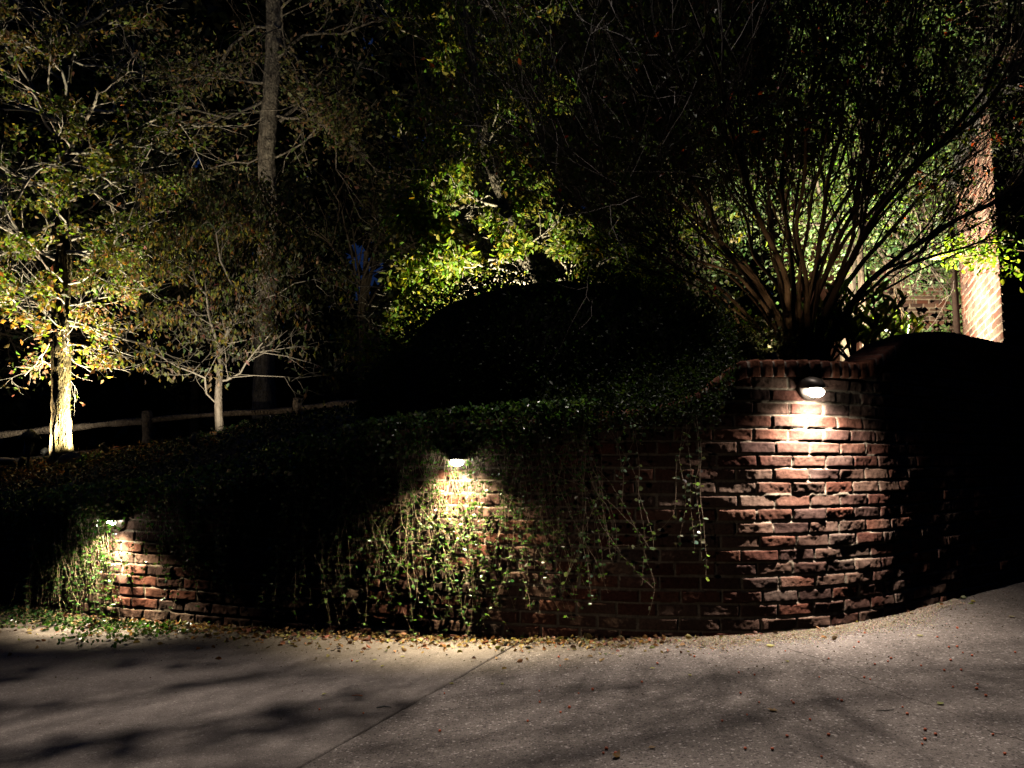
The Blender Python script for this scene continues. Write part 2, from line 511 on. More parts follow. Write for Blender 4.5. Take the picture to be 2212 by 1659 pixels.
def slab(name, side, mat):
    ys = np.concatenate([np.arange(-6, 1.6, .4), np.arange(1.6, 8.4, .022)])
    if side < 0: xr = -np.concatenate([[0, .004, .012, .03], np.arange(.06, 5, .06), np.arange(5, 12, .4)])
    else: xr = np.concatenate([[0, .004, .012, .03], np.arange(.06, 5, .06), np.arange(5, 12, .4)])
    X = joint_x(ys)[:, None] + side * .006 + xr[None, :]
    Y = np.repeat(ys[:, None], len(xr), 1)
    wob = (.005 * (N3(Y * 45, Y * 0 + side) - .5) + .004 * (N1(Y * 9, Y * 0 + side) - .5)) * (np.abs(xr)[None] < .02)
    X = X + wob
    Z = Zg(X) + .004 * (N2(X * 1.5, Y * 1.5) - .5) + .0015 * (N4(X * 14, Y * 14) - .5)
    Z = Z - .006 * (np.abs(xr)[None] < .002) - .0015 * (np.abs(xr)[None] < .006)
    keepf = (Y[:-1, :-1] < wallY(X[:-1, :-1]) + .10)
    Fq = grid_faces(*X.shape)[keepf]
    V = np.stack([X, Y, Z], -1).reshape(-1, 3)
    n = len(V); m = X.shape[1]; r_ = X.shape[0]
    low = V[np.arange(r_) * m].copy(); low[:, 2] -= .035
    jj = np.arange(r_ - 1)
    side_f = np.stack([jj * m, (jj + 1) * m, n + jj + 1, n + jj], -1)[ys[:-1] < 4.15]
    return tag(mesh_np(name, np.concatenate([V, low]), np.concatenate([Fq, side_f]), mat, smooth=False), kind="structure")


slab("driveway", -1, M_conc_l)
slab("driveway", 1, M_conc_r)
jb = np.array([(joint_x(-6) - .1, -6, -.2), (joint_x(-6) + .1, -6, -.2)])
ysj = np.linspace(-6, 4.2, 120)
Vj = np.concatenate([np.c_[joint_x(ysj) - .05, ysj, Zg(joint_x(ysj)) - .016 + .008 * N1(ysj * 12, ysj * 0)], np.c_[joint_x(ysj) + .05, ysj, Zg(joint_x(ysj)) - .016 + .008 * N2(ysj * 12, ysj * 0)]])
jj = np.arange(119)
tag(mesh_np("driveway_joint", Vj, np.stack([jj, jj + 1, 120 + jj + 1, 120 + jj], -1), M_soil), kind="structure")


# terrain behind the wall
def hill(x, y):
    b = np.interp(x, [-12, -8, -5.2, -3.2, -1.4, .5, 2, 4, 12], [.7, .82, 1.04, 1.26, 1.45, 1.5, 1.5, 1.66, 1.7])
    return b + .012 * (y - 10)


def terrainZ(x, y):
    t = np.clip((y - wallY(x) - .15) / np.interp(x, [-4, 0, 1.5], [3.6, 1.6, .9]), 0, 1)
    t = t * t * (3 - 2 * t)
    return (Zt(x) - .07) * (1 - t) + hill(x, y) * t + .07 * (N1(x * 1.3, y * 1.3) - .5) * t + .03 * (N2(x * 5, y * 5) - .5) * t


xg = np.concatenate([np.arange(-40, -8, 1.5), np.arange(-8, 8, .08), np.arange(8, 40, 1.5)])
tg_ = np.concatenate([np.arange(.12, 8, .09), np.arange(8, 45, 1.0)])
XX = np.repeat(xg[None], len(tg_), 0); YY = wallY(xg)[None] + tg_[:, None]
tag(mesh_np("garden_bed", np.stack([XX, YY, terrainZ(XX, YY)], -1).reshape(-1, 3), grid_faces(*XX.shape).reshape(-1, 4), M_soil, smooth=True), kind="structure")

# hairline crack of the right slab
cp = [at(dx, dy, 1) for dx, dy in ()]


tb_ = Tubes()
ck = [(1700, 1400), (1790, 1430), (1870, 1475), (1940, 1500), (2000, 1520), (2070, 1545), (2140, 1578), (2230, 1606)]
pk = []
for (a0, b0), (a1, b1) in zip(ck[:-1], ck[1:]):
    for t in np.linspace(0, 1, 9)[:-1]:
        g = ground_pt(a0 + (a1 - a0) * t, b0 + (b1 - b0) * t); g[:2] += rng.normal(size=2) * .006; g[2] += .0005; pk.append(g)
tb_.add(pk, .0007, 4)
tag(tb_.build("driveway_crack", M_soil, smooth=False), kind="structure")

# ------------------------------------------------------------------ lamps on the wall
def add_light(name, kind, loc, power, color, radius=.02, target=None, angle=None, blend=.5, parent=None):
    l = bpy.data.lights.new(name, kind); l.energy = power; l.color = color
    l.shadow_soft_size = radius
    o = bpy.data.objects.new(name, l); COL.objects.link(o); o.location = loc
    if target is not None:
        o.rotation_euler = (Vector(target) - Vector(loc)).to_track_quat('-Z', 'Y').to_euler()
    if kind == 'SPOT':
        l.spot_size = angle; l.spot_blend = blend
    return o


WARM = (1.0, .80, .56); WARM2 = (1.0, .86, .66); WARM3 = (1., .74, .46)
M_lens = plain("lit_lens", (.9, .88, .8), .4, emit=(1., .93, .78), estr=55.0)


def wall_lamp(x, z, label, power, col, ls=1.0, tilt=.72):
    s = s_of_x(x); p, n, t = wall_frame(np.array([s])); p, n, t = p[0], n[0], t[0]
    root = empty("wall_lamp", (p[0], p[1], z), label=label, cat="lamp", group="downlights along the brick wall")
    ang = math.atan2(n[1], n[0]) + math.pi / 2
    root.rotation_euler = (0, 0, ang)           # local -Y points away from the wall
    # backplate disc
    def lathe(name, prof, mat, n_=28, arc=(0, 2 * math.pi), axis='Y', loc=(0, 0, 0)):
        th = np.linspace(arc[0], arc[1], n_)
        V = [];
        for (r_, h_) in prof:
            for a in th: V.append((r_ * math.cos(a) + loc[0], h_ + loc[1], r_ * math.sin(a) + loc[2]))
        Fq = grid_faces(len(prof), n_).reshape(-1, 4)
        o = mesh_np(name, V, Fq, mat, root, smooth=True)
        return o
    lathe("backplate", [(.001, -.016), (.060, -.016), (.066, -.010), (.066, .012)], M_bronze)
    # hood: quarter ellipsoid whose opening faces down and a little out
    V = []; nu, nv = 20, 12
    for i in range(nv + 1):
        a = i / nv * math.pi * .53           # from the wall (top) outwards and down
        for k in range(nu + 1):
            b = -math.pi / 2 + k / nu * math.pi
            V.append((.064 * math.sin(b), -.012 - .105 * math.cos(b) * math.sin(a) ** 1.0, .060 * math.cos(a) * math.cos(b) ** .6 + .004))
    V = np.array(V)
    Vi = V * np.array([.93, .94, .90]) + np.array([0, -.001, -.002])
    m = len(V)
    Fo = grid_faces(nv + 1, nu + 1).reshape(-1, 4)
    mesh_np("hood", np.concatenate([V, Vi]), np.concatenate([Fo, Fo[:, ::-1] + m]), M_bronze, root, smooth=True)
    # glowing lens under the hood
    V = []; 
    for i in range(13):
        a = (i / 12 - .5) * math.pi * .998
        for k in range(24):
            b = k / 24 * 2 * math.pi
            V.append((.053 * ls * math.cos(b) * math.cos(a), -.064 + .040 * ls * math.sin(b) * math.cos(a), -.026 * ls - .030 * ls * math.sin(a)))
    Fq = []
    for i in range(12):
        for k in range(24):
            Fq.append((i * 24 + k, i * 24 + (k + 1) % 24, (i + 1) * 24 + (k + 1) % 24, (i + 1) * 24 + k))
    mesh_np("lens", V, Fq, M_lens, root, smooth=True)
    lp = np.array([p[0] + n[0] * .125, p[1] + n[1] * .125, z - .074])
    tgt = lp + np.array([-n[0] * tilt, -n[1] * tilt, -1.0])
    l = add_light("lamp_light", 'SPOT', lp, power, col, .012, tgt, R(138), 1.0)
    l.data.use_nodes = True
    ln = l.data.node_tree; em = ln.nodes["Emission"]
    fo = ln.nodes.new("ShaderNodeLightFalloff"); fo.inputs["Strength"].default_value = 1.0; fo.inputs["Smooth"].default_value = .18
    ln.links.new(fo.outputs["Quadratic"], em.inputs["Strength"])
    return root


KL = 1.0
wall_lamp(1.61, 1.345, "highest hooded lamp, glowing on the bare brick under the coping", 340.0 * KL, (1., .87, .75), .92)
wall_lamp(-.29, .965, "hooded lamp glowing among thin trailing ivy at the middle of the wall", 370.0 * KL, (1., .84, .56), .72, .62)
wall_lamp(-2.60, .565, "lowest hooded lamp, nearly buried in dense ivy", 330.0 * KL, (1., .84, .58), .6, .30)

# ------------------------------------------------------------------ trailing vines
def strand(tubes, LP, LA, LT, x, ztop, length, out0, drift=0.0, rg=None, leafsize=.02, dens=.036, wander=.012, rad=.0012, curve=0.0, bare=.1):
    rg = rg or rng
    s = float(s_of_x(x)); step = .025; k = max(3, int(length / step))
    v = rg.normal() * .15 + drift; o_ = out0; z = ztop
    pts = []
    for i in range(k):
        f, n_, t_ = wall_frame(np.array([s]))
        pts.append((f[0][0] + n_[0][0] * o_, f[0][1] + n_[0][1] * o_, z))
        v += rg.normal() * wander * 5 + curve * step * 3; v *= .96
        s += v * step; o_ = max(.02, o_ + rg.normal() * .004 - .0006)
        z -= step * math.sqrt(max(.15, 1 - min(v * v, .8)))
        gz = float(Zg(x_of_s(s))) + .012
        if z < gz: z = gz + rg.random() * .02; o_ += step * .7
    pts = np.array(pts)
    tubes.add(pts, np.linspace(rad, rad * .6, len(pts)), 4, cap=False)
    L = 0; nxt = rg.random() * dens
    for i in range(1, len(pts)):
        L += step
        if L > nxt:
            nxt = L + dens * (.6 + .8 * rg.random())
            if rg.random() < bare: continue
            f, n_, t_ = wall_frame(np.array([s_of_x(pts[i][0])])); t3 = np.array([t_[0][0], t_[0][1], 0])
            n3 = np.array([n_[0][0], n_[0][1], 0])
            for sg in (-1, 1):
                if rg.random() < .12: continue
                LP.append(pts[i]); LA.append(t3 * sg + n3 * rg.normal() * .45 + np.array([0, 0, rg.normal() * .45 - .1]))
                LT.append(1)
    return pts


def vine_leaves(name, LP, LA, size, parent, rg, tint=(.045, .105, .03), mat=None):
    """nearly round leaves facing outwards"""
    return leaves(name, LP, size, mat or M_ivy, parent, tint=tint, tvar=.35, aspect=.85, axis=LA, shape='oval', rg=rg, fold=.08)


def vine_mass(name, label, specs, seed, carpet, tint, dn=.034):
    rg = np.random.default_rng(seed)
    tb = Tubes(); LP, LA, LT = [], [], []
    for (x0, x1, n, z_off, lmin, lmax, o0, o1, drift) in specs:
        for _ in range(n):
            x = rg.uniform(x0, x1)
            strand(tb, LP, LA, LT, x, float(Zt(x)) + z_off + rg.uniform(-.03, .05), rg.uniform(lmin, lmax), rg.uniform(o0, o1), drift + rg.normal() * .16, rg,
                   dens=dn, wander=.02, rad=rg.uniform(.0008, .0015))
    xm = np.mean([p[0] for p in LP])
    root = empty(name, (float(xm), float(wallY(xm)), float(Zg(xm))), label=label, cat="vine")
    child(tb.build("stem", M_stem), root)
    child(vine_leaves("foliage", LP, LA, .0175, None, rg, tint), root)
    # leaves that creep over the coping
    if carpet:
        P = []; 
        for (x0, x1, n, zlo, zhi, oo) in carpet:
            x = rg.uniform(x0, x1, n); f, n_, t_ = wall_frame(s_of_x(x))
            zr = rg.random(n) ** 1.6
            z = Zt(x) + zhi - (zhi - zlo) * zr
            o_ = oo * (1 - .55 * zr) * (.35 + .65 * rg.random(n)) + .015
            P.append(np.c_[f + n_ * o_[:, None], z])
        P = np.concatenate(P)
        ax = rg.normal(size=P.shape) + np.array([0, -.3, -.2])
        child(leaves("creeping_leaf_mat", P, .023, M_ivy, None, tint=tuple(np.array(tint) * .7), aspect=.85, axis=ax, shape='oval', rg=rg, fold=.08), root)
    return root


vine_mass("trailing_ivy", "thin trailing ivy hanging over the middle of the wall around its lamp",
          [(-1.35, -.75, 60, -.02, .5, 1.1, .04, .10, .02), (-.8, -.35, 64, .0, .75, 1.25, .015, .075, .0), (-.35, .1, 36, .0, .8, 1.25, .015, .08, .04),
           (.0, .5, 46, .0, .7, 1.2, .03, .10, .03), (-.6, .2, 9, -.05, 1.0, 1.25, .04, .12, -.25), (-.5, .1, 8, -.05, 1.0, 1.2, .04, .12, .3)],
          21, [(-1.25, .45, 2300, -.15, .07, .15), (-1.25, .45, 300, -.30, .0, .11)], (.11, .19, .06), .044)
vine_mass("trailing_ivy", "dense trailing ivy hanging over the low end of the wall around the lowest lamp",
          [(-4.3, -3.3, 40, .0, .3, .7, .03, .15, .0), (-3.3, -2.72, 190, .02, .45, .85, .015, .10, .0), (-2.85, -2.5, 12, .02, .25, .8, .14, .20, .0), (-2.72, -2.3, 12, .0, .2, .8, .04, .10, .05),
           (-2.3, -1.75, 55, .0, .3, .8, .03, .14, .03), (-3.2, -2.4, 26, -.25, .5, .75, .1, .28, .35), (-1.8, -1.2, 16, .0, .3, .9, .03, .1, .0)],
          22, [(-4.4, -1.1, 3600, -.12, .09, .2), (-3.4, -2.8, 1100, -.5, .02, .10), (-2.82, -2.48, 170, -.21, -.06, .25)], (.085, .165, .045))

# the separate strands that hang between the two upper lamps
def hang(pts_d, label, name="hanging_vine_strand", out=.065, seed=1, leaf=.021, dens=.042):
    rg = np.random.default_rng(seed)
    P = []
    for (dx, dy) in pts_d:
        Y = 4.1
        for _ in range(12):
            X = at(dx, dy, Y)[0]; Y = float(wallY(X)) - out
        P.append(at(dx, dy, Y))
    P = np.array(P)
    # resample
    L = np.concatenate([[0], np.cumsum(np.linalg.norm(np.diff(P, axis=0), axis=1))]); n = max(4, int(L[-1] / .02))
    t = np.linspace(0, L[-1], n); Q = np.stack([np.interp(t, L, P[:, k]) for k in range(3)], -1)
    Q[:, 1] -= .006 * np.sin(t * 14 + seed); Q[:, 0] += .004 * np.sin(t * 17 + seed)
    root = empty(name, Q[0], label=label, cat="vine", group="vine strands hanging between the lamps")
    tb = Tubes(); tb.add(Q, np.linspace(.0016, .001, n), 5)
    child(tb.build("stem", M_stem), root)
    LP, LA = [], []
    nx = dens * .5
    for i in range(n):
        if t[i] > nx:
            nx = t[i] + dens * (.7 + .7 * rg.random())
            for sg in (-1, 1):
                if rg.random() < .25: continue
                LP.append(Q[i]); LA.append((sg, rg.normal() * .5 - .2, rg.normal() * .5 - .15))
    child(leaves("foliage", LP, leaf, M_ivy, None, tint=(.26, .32, .22), aspect=.85, axis=LA, shape='oval', rg=rg, fold=.08), root)  # pale tint: the lamp's light on these leaves is put into their colour


S_ = lambda x, y: (1209.6 + x * .2848, 852.5 + y * .2847)   # the detail crop that was measured
hang([S_(165, 250), S_(172, 400), S_(165, 560), S_(185, 700), S_(190, 830), S_(175, 1000), S_(185, 1180), S_(228, 1410)], "vine strand nearest the middle ivy, hanging almost to the bottom courses", seed=1)
hang([S_(195, 230), S_(210, 400), S_(240, 550), S_(290, 640), S_(295, 750), S_(240, 900), S_(150, 1150), S_(60, 1370), S_(8, 1570)], "long vine strand that bows right, then slants back left to the ground", seed=2)
hang([S_(430, 180), S_(445, 330), S_(455, 450), S_(475, 620), S_(475, 890)], "straight bare-tipped strand below the shrub's edge, left of the longest middle one", seed=3)
hang([S_(590, 150), S_(575, 330), S_(598, 560), S_(600, 740), S_(660, 930), S_(700, 1080), S_(715, 1190)], "single long strand hanging from the shrub between two clusters of strands", seed=4)
hang([S_(610, 180), S_(632, 250), S_(605, 370)], "short strand curling beside the top of the long middle one", seed=5)
hang([S_(368, 230), S_(430, 370), S_(465, 530), S_(450, 620)], "short slanting strand just under the shrub, left of its straight neighbour", seed=6)
hang([S_(540, 200), S_(556, 350), S_(500, 500), S_(470, 580)], "short strand that crosses leftwards below the shrub", seed=7)
hang([S_(925, 250), S_(910, 480), S_(945, 720), S_(945, 880), S_(920, 1060), S_(885, 1160)], "lamplit strand, leftmost of the four long ones beside the bare brick", seed=8, dens=.034)
hang([S_(965, 100), S_(970, 340), S_(985, 600), S_(1000, 890), S_(1018, 1190)], "second from left of the four long lamplit strands", seed=9, dens=.034)
hang([S_(990, 90), S_(1040, 250), S_(1050, 560), S_(1030, 640), S_(1050, 880), S_(1080, 1260)], "third from left of the four long lamplit strands", seed=10, dens=.034)
hang([S_(1035, 70), S_(1045, 300), S_(1070, 440), S_(1065, 820), S_(1100, 1090), S_(1118, 1240), S_(1100, 1395)], "longest lamplit strand, nearest the highest lamp", seed=11, dens=.034)
hang([S_(995, 250), S_(915, 400), S_(880, 520), S_(888, 730), S_(865, 900), S_(780, 1000), S_(660, 1120), S_(510, 1170)], "long bare tendril swinging left across the dark brick", seed=12, dens=.08)
hang([S_(330, 1180), S_(400, 1145), S_(470, 1140), S_(570, 1150)], "nearly level tendril reaching right from the middle ivy", seed=13, dens=.06)

# ------------------------------------------------------------------ ground cover on the bank
rg = np.random.default_rng(31)
n = 26000
x = rg.uniform(-6.5, 1.3, n); t = .03 + 3.0 * rg.random(n) ** 1.5; y = wallY(x) + t
P = np.c_[x, y, terrainZ(x, y) + rg.random(n) * .09]
tag(leaves("ground_cover", P, .03, M_ivy, tint=(.010, .02, .006), aspect=.8, flat=.8, shape='oval', rg=rg), "low dark evergreen ground cover on the bank above the wall", kind="stuff")
n = 9000
x = rg.uniform(1.2, 4.5, n); t = .2 + 3.2 * rg.random(n); y = wallY(x) + t
P = np.c_[x, y, terrainZ(x, y) + rg.random(n) * .10]
tag(leaves("ground_cover", P, .04, M_leaf, tint=(.09, .10, .03), aspect=.35, flat=.1, rg=rg), "pale grassy ground cover around the feet of the many-stemmed tree", kind="stuff")

# leaf litter along the foot of the wall
n = 5200
x = rg.uniform(-4.6, 2.9, n)
dens = np.interp(x, [-4.6, -3.2, -2.3, -1.6, -.9, .3, .7, 1.1, 2.2, 2.9], [.5, .8, 1, 1, .8, .7, .25, .05, .02, .01])
k = rg.random(n) < dens; x = x[k]; n = len(x)
wd = np.interp(x, [-4, -3, -2, -1, 1, 2.9], [.35, .45, .24, .22, .2, .1])
dd = .0 + wd * rg.exponential(.42, n)
P = np.c_[x + dd * .1, wallY(x) - dd - .01, Zg(x) + .006 + .012 * rg.random(n) * np.exp(-dd * 8)]
tl = np.array([[.24, .13, .07], [.32, .20, .10], [.16, .085, .05], [.36, .28, .15], [.20, .15, .10], [.28, .26, .09]])[rg.integers(0, 6, n)]
tag(leaves("leaf_litter", P, .030, M_leafdry, tint=tl, aspect=.6, axis=np.c_[rg.normal(size=(n, 2)), rg.normal(size=n) * .22], shape='oval', rg=rg, fold=.3), "dry brown leaves drifted along the foot of the wall", kind="stuff")
# fine grit and bits
n = 2600
x = rg.uniform(-3.6, 3.2, n); dd = rg.exponential(.35, n)
P = np.c_[x, wallY(x) - dd - .01, Zg(x) + .004]; P = P[P[:, 1] > 1.8]; n = len(P)
tag(leaves("litter_crumbs", P, .008, M_leafdry, tint=(.10, .07, .045), aspect=.6, axis=np.c_[rg.normal(size=(n, 2)), rg.normal(size=n) * .15], rg=rg), "fine dark crumbs of plant litter on the concrete", kind="stuff")

rgs = np.random.default_rng(34)
n = 42000
x = rgs.uniform(-.6, 2.75, n); wd = np.interp(x, [-.6, .3, 1.2, 2.0, 2.75], [.03, .07, .10, .12, .05]) * (.5 + N1(x * 4, x * 0))
dd = np.abs(rgs.normal(size=n)) * wd
P = np.c_[x, wallY(x) - dd, Zg(x) + .003 + .006 * rgs.random(n) * np.exp(-dd * 12)]
tag(leaves("sand_drift", P, .006, M_leafdry, tint=(.42, .36, .29), tvar=.3, aspect=.8, axis=np.c_[rgs.normal(size=(n, 2)), rgs.normal(size=n) * .2], flat=.6, rg=rgs), "pale sandy grit washed against the foot of the bare brick", kind="stuff")

# ivy that runs over the driveway below the lowest lamp
rg = np.random.default_rng(33)
tb = Tubes(); LP, LA = [], []
for _ in range(46):
    x = rg.uniform(-3.75, -2.05); p = np.array([x, float(wallY(x)) - .12, 0.]); d = unit(np.array([rg.normal() * .8 + .3, -abs(rg.normal()) - .25, 0]))
    pts = []
    for i in range(rg.integers(8, 24)):
        p = p + d * .028; d = unit(d + np.array([rg.normal() * .25, rg.normal() * .2, 0]))
        pts.append((p[0], p[1], float(Zg(p[0])) + .012 + .018 * rg.random()))
        for _k in range(2):
            LP.append(pts[-1]); LA.append(rg.normal(size=3) * np.array([1, 1, .5]) + np.array([0, 0, .2]))
    tb.add(pts, .0013, 4, cap=False)
root = empty("creeping_ivy", (-2.9, 5.2, -.09), label="ivy runners creeping over the concrete below the lowest lamp", cat="vine")
child(tb.build("stem", M_stem), root)
child(leaves("foliage", LP, .021, M_ivy, None, tint=(.05, .10, .03), aspect=.85, axis=LA, shape='oval', rg=rg, fold=.1), root)

# ------------------------------------------------------------------ berries and single leaves on the concrete
def ball(name, r_, mat):
    V = []; Fq = []
    nu, nv = 10, 6
    for i in range(nv + 1):
        a = math.pi * i / nv
        for k in range(nu):
            b = 2 * math.pi * k / nu
            V.append((r_ * math.sin(a) * math.cos(b), r_ * math.sin(a) * math.sin(b), r_ * .92 * math.cos(a)))
    for i in range(nv):
        for k in range(nu): Fq.append((i * nu + k, (i + 1) * nu + k, (i + 1) * nu + (k + 1) % nu, i * nu + (k + 1) % nu))
    return mesh_np(name, V, Fq, mat, smooth=True)


berry = tag(ball("berry", .0055, M_berry), "tiny orange-red berry fallen on the driveway", "berry", "red berries scattered on the driveway")
rg = np.random.default_rng(41)
bp = []
Bx = [(1868, 1369), (1855, 1389), (1845, 1400), (1925, 1424), (1890, 1437), (2025, 1378), (2080, 1412), (2100, 1418), (2068, 1358), (2050, 1400), (1990, 1440), (2040, 1450), (1710, 1516), (1714, 1521), (1596, 1455), (1630, 1460), (1600, 1500), (1640, 1520),
      (1810, 1513), (1818, 1516), (1750, 1557), (1790, 1590), (2110, 1490), (2130, 1505), (1950, 1530), (1960, 1545), (1560, 1560), (1610, 1620), (1880, 1470), (1770, 1465), (1500, 1420), (1420, 1435), (1250, 1500), (1207, 1421), (1280, 1491),
      (1166, 1519), (1211, 1541), (950, 1581), (1210, 1440), (1140, 1560), (760, 1429), (785, 1543), (690, 1535), (1310, 1620), (1330, 1630), (1165, 1495), (1230, 1530), (960, 1500)]
for dx, dy in Bx: bp.append(ground_pt(dx, dy))
while len(bp) < 70:
    dx = rg.uniform(1000, 2200) ** 1.0; dy = rg.uniform(1390, 1650)
    if rg.random() < (dx - 700) / 1500: bp.append(ground_pt(dx, dy))
for i, p in enumerate(bp):
    o = berry if i == 0 else berry.copy()
    if i: COL.objects.link(o)
    o.location = (p[0], p[1], p[2] + .005); sc = rg.uniform(.6, 1.15); o.scale = (sc, sc, sc)


def fallen(dx, dy, size, tint, label, ang, group=None, curl=.25, lobes=False):
    p = ground_pt(dx, dy); rg_ = np.random.default_rng(int(dx * 7 + dy))
    n_ = 9; V = [(0, 0, 0)]
    V = []; 
    for i in range(n_ + 1):
        t_ = i / n_; w = math.sin(math.pi * t_ ** .85) * .32 * (1 + (.35 * math.sin(t_ * 19) if lobes else 0))
        z = curl * size * (t_ - .5) ** 2 * 1.6
        V += [(t_ * size - size / 2, -w * size, z + abs(w) * size * .35 + .003), (t_ * size - size / 2, 0, z + .002), (t_ * size - size / 2, w * size, z + abs(w) * size * .5 + .003)]
    Fq = grid_faces(n_ + 1, 3).reshape(-1, 4)
    o = mesh_np("fallen_leaf", V, Fq, M_leafdry, tint=np.tile(tint, (len(V), 1)), smooth=True)
    st = Tubes(); st.add([(-size / 2, 0, curl * size * .4 + .002), (-size * .75, size * .08, .003)], .0009, 4)
    o.location = p; o.rotation_euler = (0, 0, ang)
    s_ = st.build("leaf_stalk", M_stem); s_.parent = o
    tag(o, label, "leaf", group)


fallen(80, 1308, .13, (.42, .17, .06), "large curled orange-brown leaf lying at the ivy's edge below the lowest lamp", .4, curl=.9, lobes=True)
fallen(1665, 1397, .045, (.50, .48, .20), "bright pale yellow leaf on the concrete below the highest lamp", .1)
fallen(1668, 1536, .04, (.42, .30, .18), "pinkish tan lobed leaf on the open concrete", 2.4, lobes=True)
fallen(2032, 1522, .032, (.38, .42, .16), "small light green leaf beside the hairline crack", .4)
fallen(1988, 1375, .035, (.40, .38, .2), "small yellowish leaf farther back near the dark end of the wall", 0)
fallen(2186, 1334, .04, (.46, .40, .28), "pale leaf near the crest of the driveway", .3)
fallen(1332, 1637, .038, (.32, .22, .12), "curled brown leaf standing up in the near concrete", .9, curl=1.2)
fallen(1409, 1617, .026, (.36, .25, .15), "tiny brown leaf beside the curled one", .3)
G = "small leaves scattered on the driveway"
for dx, dy in [(1258, 1383), (1318, 1389), (1410, 1445), (772, 1430), (826, 1440), (810, 1427), (1085, 1479), (700, 1501), (1700, 1430), (1490, 1460), (975, 1478), (870, 1420)]:
    fallen(dx, dy, .024, (.36, .36, .14), "little yellow-green leaf fallen on the open concrete", dx % 6, G)
tb = Tubes(); a = ground_pt(770, 1505)
tb.add([a + np.array([-.02, 0, .004]), a + np.array([.0, .003, .006]), a + np.array([.025, .0, .004])], [.0015, .002, .0025], 5)
o = tb.build("twig", plain("twig_orange", (.42, .14, .06), .7)); tag(o, "short orange twig lying left of the driveway joint", "twig")
tb = Tubes(); a = ground_pt(829, 1531)
tb.add([a + np.array([-.03, 0, .004]), a + np.array([.0, .01, .007]), a + np.array([.03, .005, .004])], [.003, .004, .002], 5)
o = tb.build("twig", M_black); tag(o, "short black twig lying close to the driveway joint", "twig")
tb = Tubes(); a = ground_pt(1910, 1536)
tb.add([a + np.array([-.03, 0, .003]), a + np.array([.0, -.005, .004]), a + np.array([.04, .008, .003])], [.0015, .002, .001], 5)
o = tb.build("twig", M_black); tag(o, "thin dark twig on the concrete in front of the hairline crack", "twig")

# ------------------------------------------------------------------ trees
def grow(rg, p, d, L, r_, level, maxl, tb, tips, up=0., wob=.35, nch=4, spread=.9, shrink=.62, sides=5, flat=1.0, first=.3):
    k = 6 if level < maxl else 4
    pts = [p.copy()]; dirs = [d]
    for i in range(k):
        d = unit(d + rg.normal(size=3) * wob * np.array([1, 1, flat]) * .5 + np.array([0, 0, up * .25]))
        p = p + d * L / k; pts.append(p.copy()); dirs.append(d)
    pts = np.array(pts); rad = np.linspace(r_, r_ * (.5 if level < maxl else .35), k + 1)
    tb.add(pts, rad, sides if level < 2 else 4, cap=False)
    if level >= maxl - 1:
        for q in pts[1:]: tips.append(q)
    if level < maxl:
        for c in range(nch):
            f = first + (1 - first) * (c + rg.random()) / nch
            i = min(int(f * k), k - 1); q = pts[i] + (pts[i + 1] - pts[i]) * (f * k - i)
            a = rg.normal(size=3) * np.array([1, 1, flat]); a -= a.dot(dirs[i]) * dirs[i]; a = unit(a)
            dd = unit(dirs[i] + a * spread * (.7 + .6 * rg.random()))
            grow(rg, q, dd, L * shrink * (.7 + .6 * rg.random()), max(rad[i] * .6, .0018), level + 1, maxl, tb, tips, up, wob, nch, spread, shrink, sides, flat, first)


def trunk_mesh(name, pts, rad, mat, root, seed=0, sides=28, bump=.12, per=.03):
    pts = np.asarray(pts, float); L = np.concatenate([[0], np.cumsum(np.linalg.norm(np.diff(pts, axis=0), axis=1))])
    n = max(8, int(L[-1] / per)); t = np.linspace(0, L[-1], n)
    # smooth the polyline
    Q = np.stack([np.interp(t, L, pts[:, k]) for k in range(3)], -1); w = max(3, n // (len(pts) * 3)) | 1
    K = np.ones(w) / w
    Q2 = np.stack([np.convolve(np.pad(Q[:, k], w // 2, mode='reflect', reflect_type='odd'), K, 'valid') for k in range(3)], -1)
    r_ = np.interp(t, L, rad)
    d = unit(np.gradient(Q2, axis=0)); a = unit(np.cross(d, np.array([.1, .9, .2]))); b = np.cross(d, a)
    th = np.arange(sides) * 2 * math.pi / sides
    nz = (N1(np.cos(th)[None] * 3 + 9 + seed, t[:, None] * 3 + np.sin(th)[None] * 3) - .5) * bump * 1.2 + (N3(th[None] * 3.5 + seed, t[:, None] * 9) - .5) * bump
    RR = r_[:, None] * (1 + nz)
    V = Q2[:, None] + RR[..., None] * (np.cos(th)[None, :, None] * a[:, None] + np.sin(th)[None, :, None] * b[:, None])
    i = np.arange(n - 1)[:, None] * sides; j_ = np.arange(sides)[None]; j2 = (j_ + 1) % sides
    Fq = np.stack([i + j_, i + j2, i + sides + j2, i + sides + j_], -1).reshape(-1, 4)
    o = mesh_np(name, V.reshape(-1, 3), Fq, mat, smooth=True); child(o, root)
    return Q2, r_


SKYHOLES = [(432, 350, 20), (790, 545, 26), (800, 600, 30), (785, 640, 24), (775, 575, 20), (785, 70, 18), (800, 110, 14), (880, 90, 10), (705, 555, 9), (630, 440, 8), (690, 425, 8), (330, 470, 8), (560, 20, 10)]


def holes(P, rg, grow_=1.0, wob=.5):
    dx, dy = proj(P); k = np.ones(len(P), bool)
    for (x, y, r_) in SKYHOLES:
        a = np.arctan2(dy - y, dx - x)
        rr = r_ * grow_ * (1 + wob * (N1(a * 1.9 + x, a * 0 + y) - .5) * 2)
        k &= np.hypot(dx - x, dy - y) > rr
    return P[k]


def around(tips, per, sig, rg):
    tips = np.asarray(tips); P = np.repeat(tips, per, 0)
    return P + rg.normal(size=P.shape) * sig


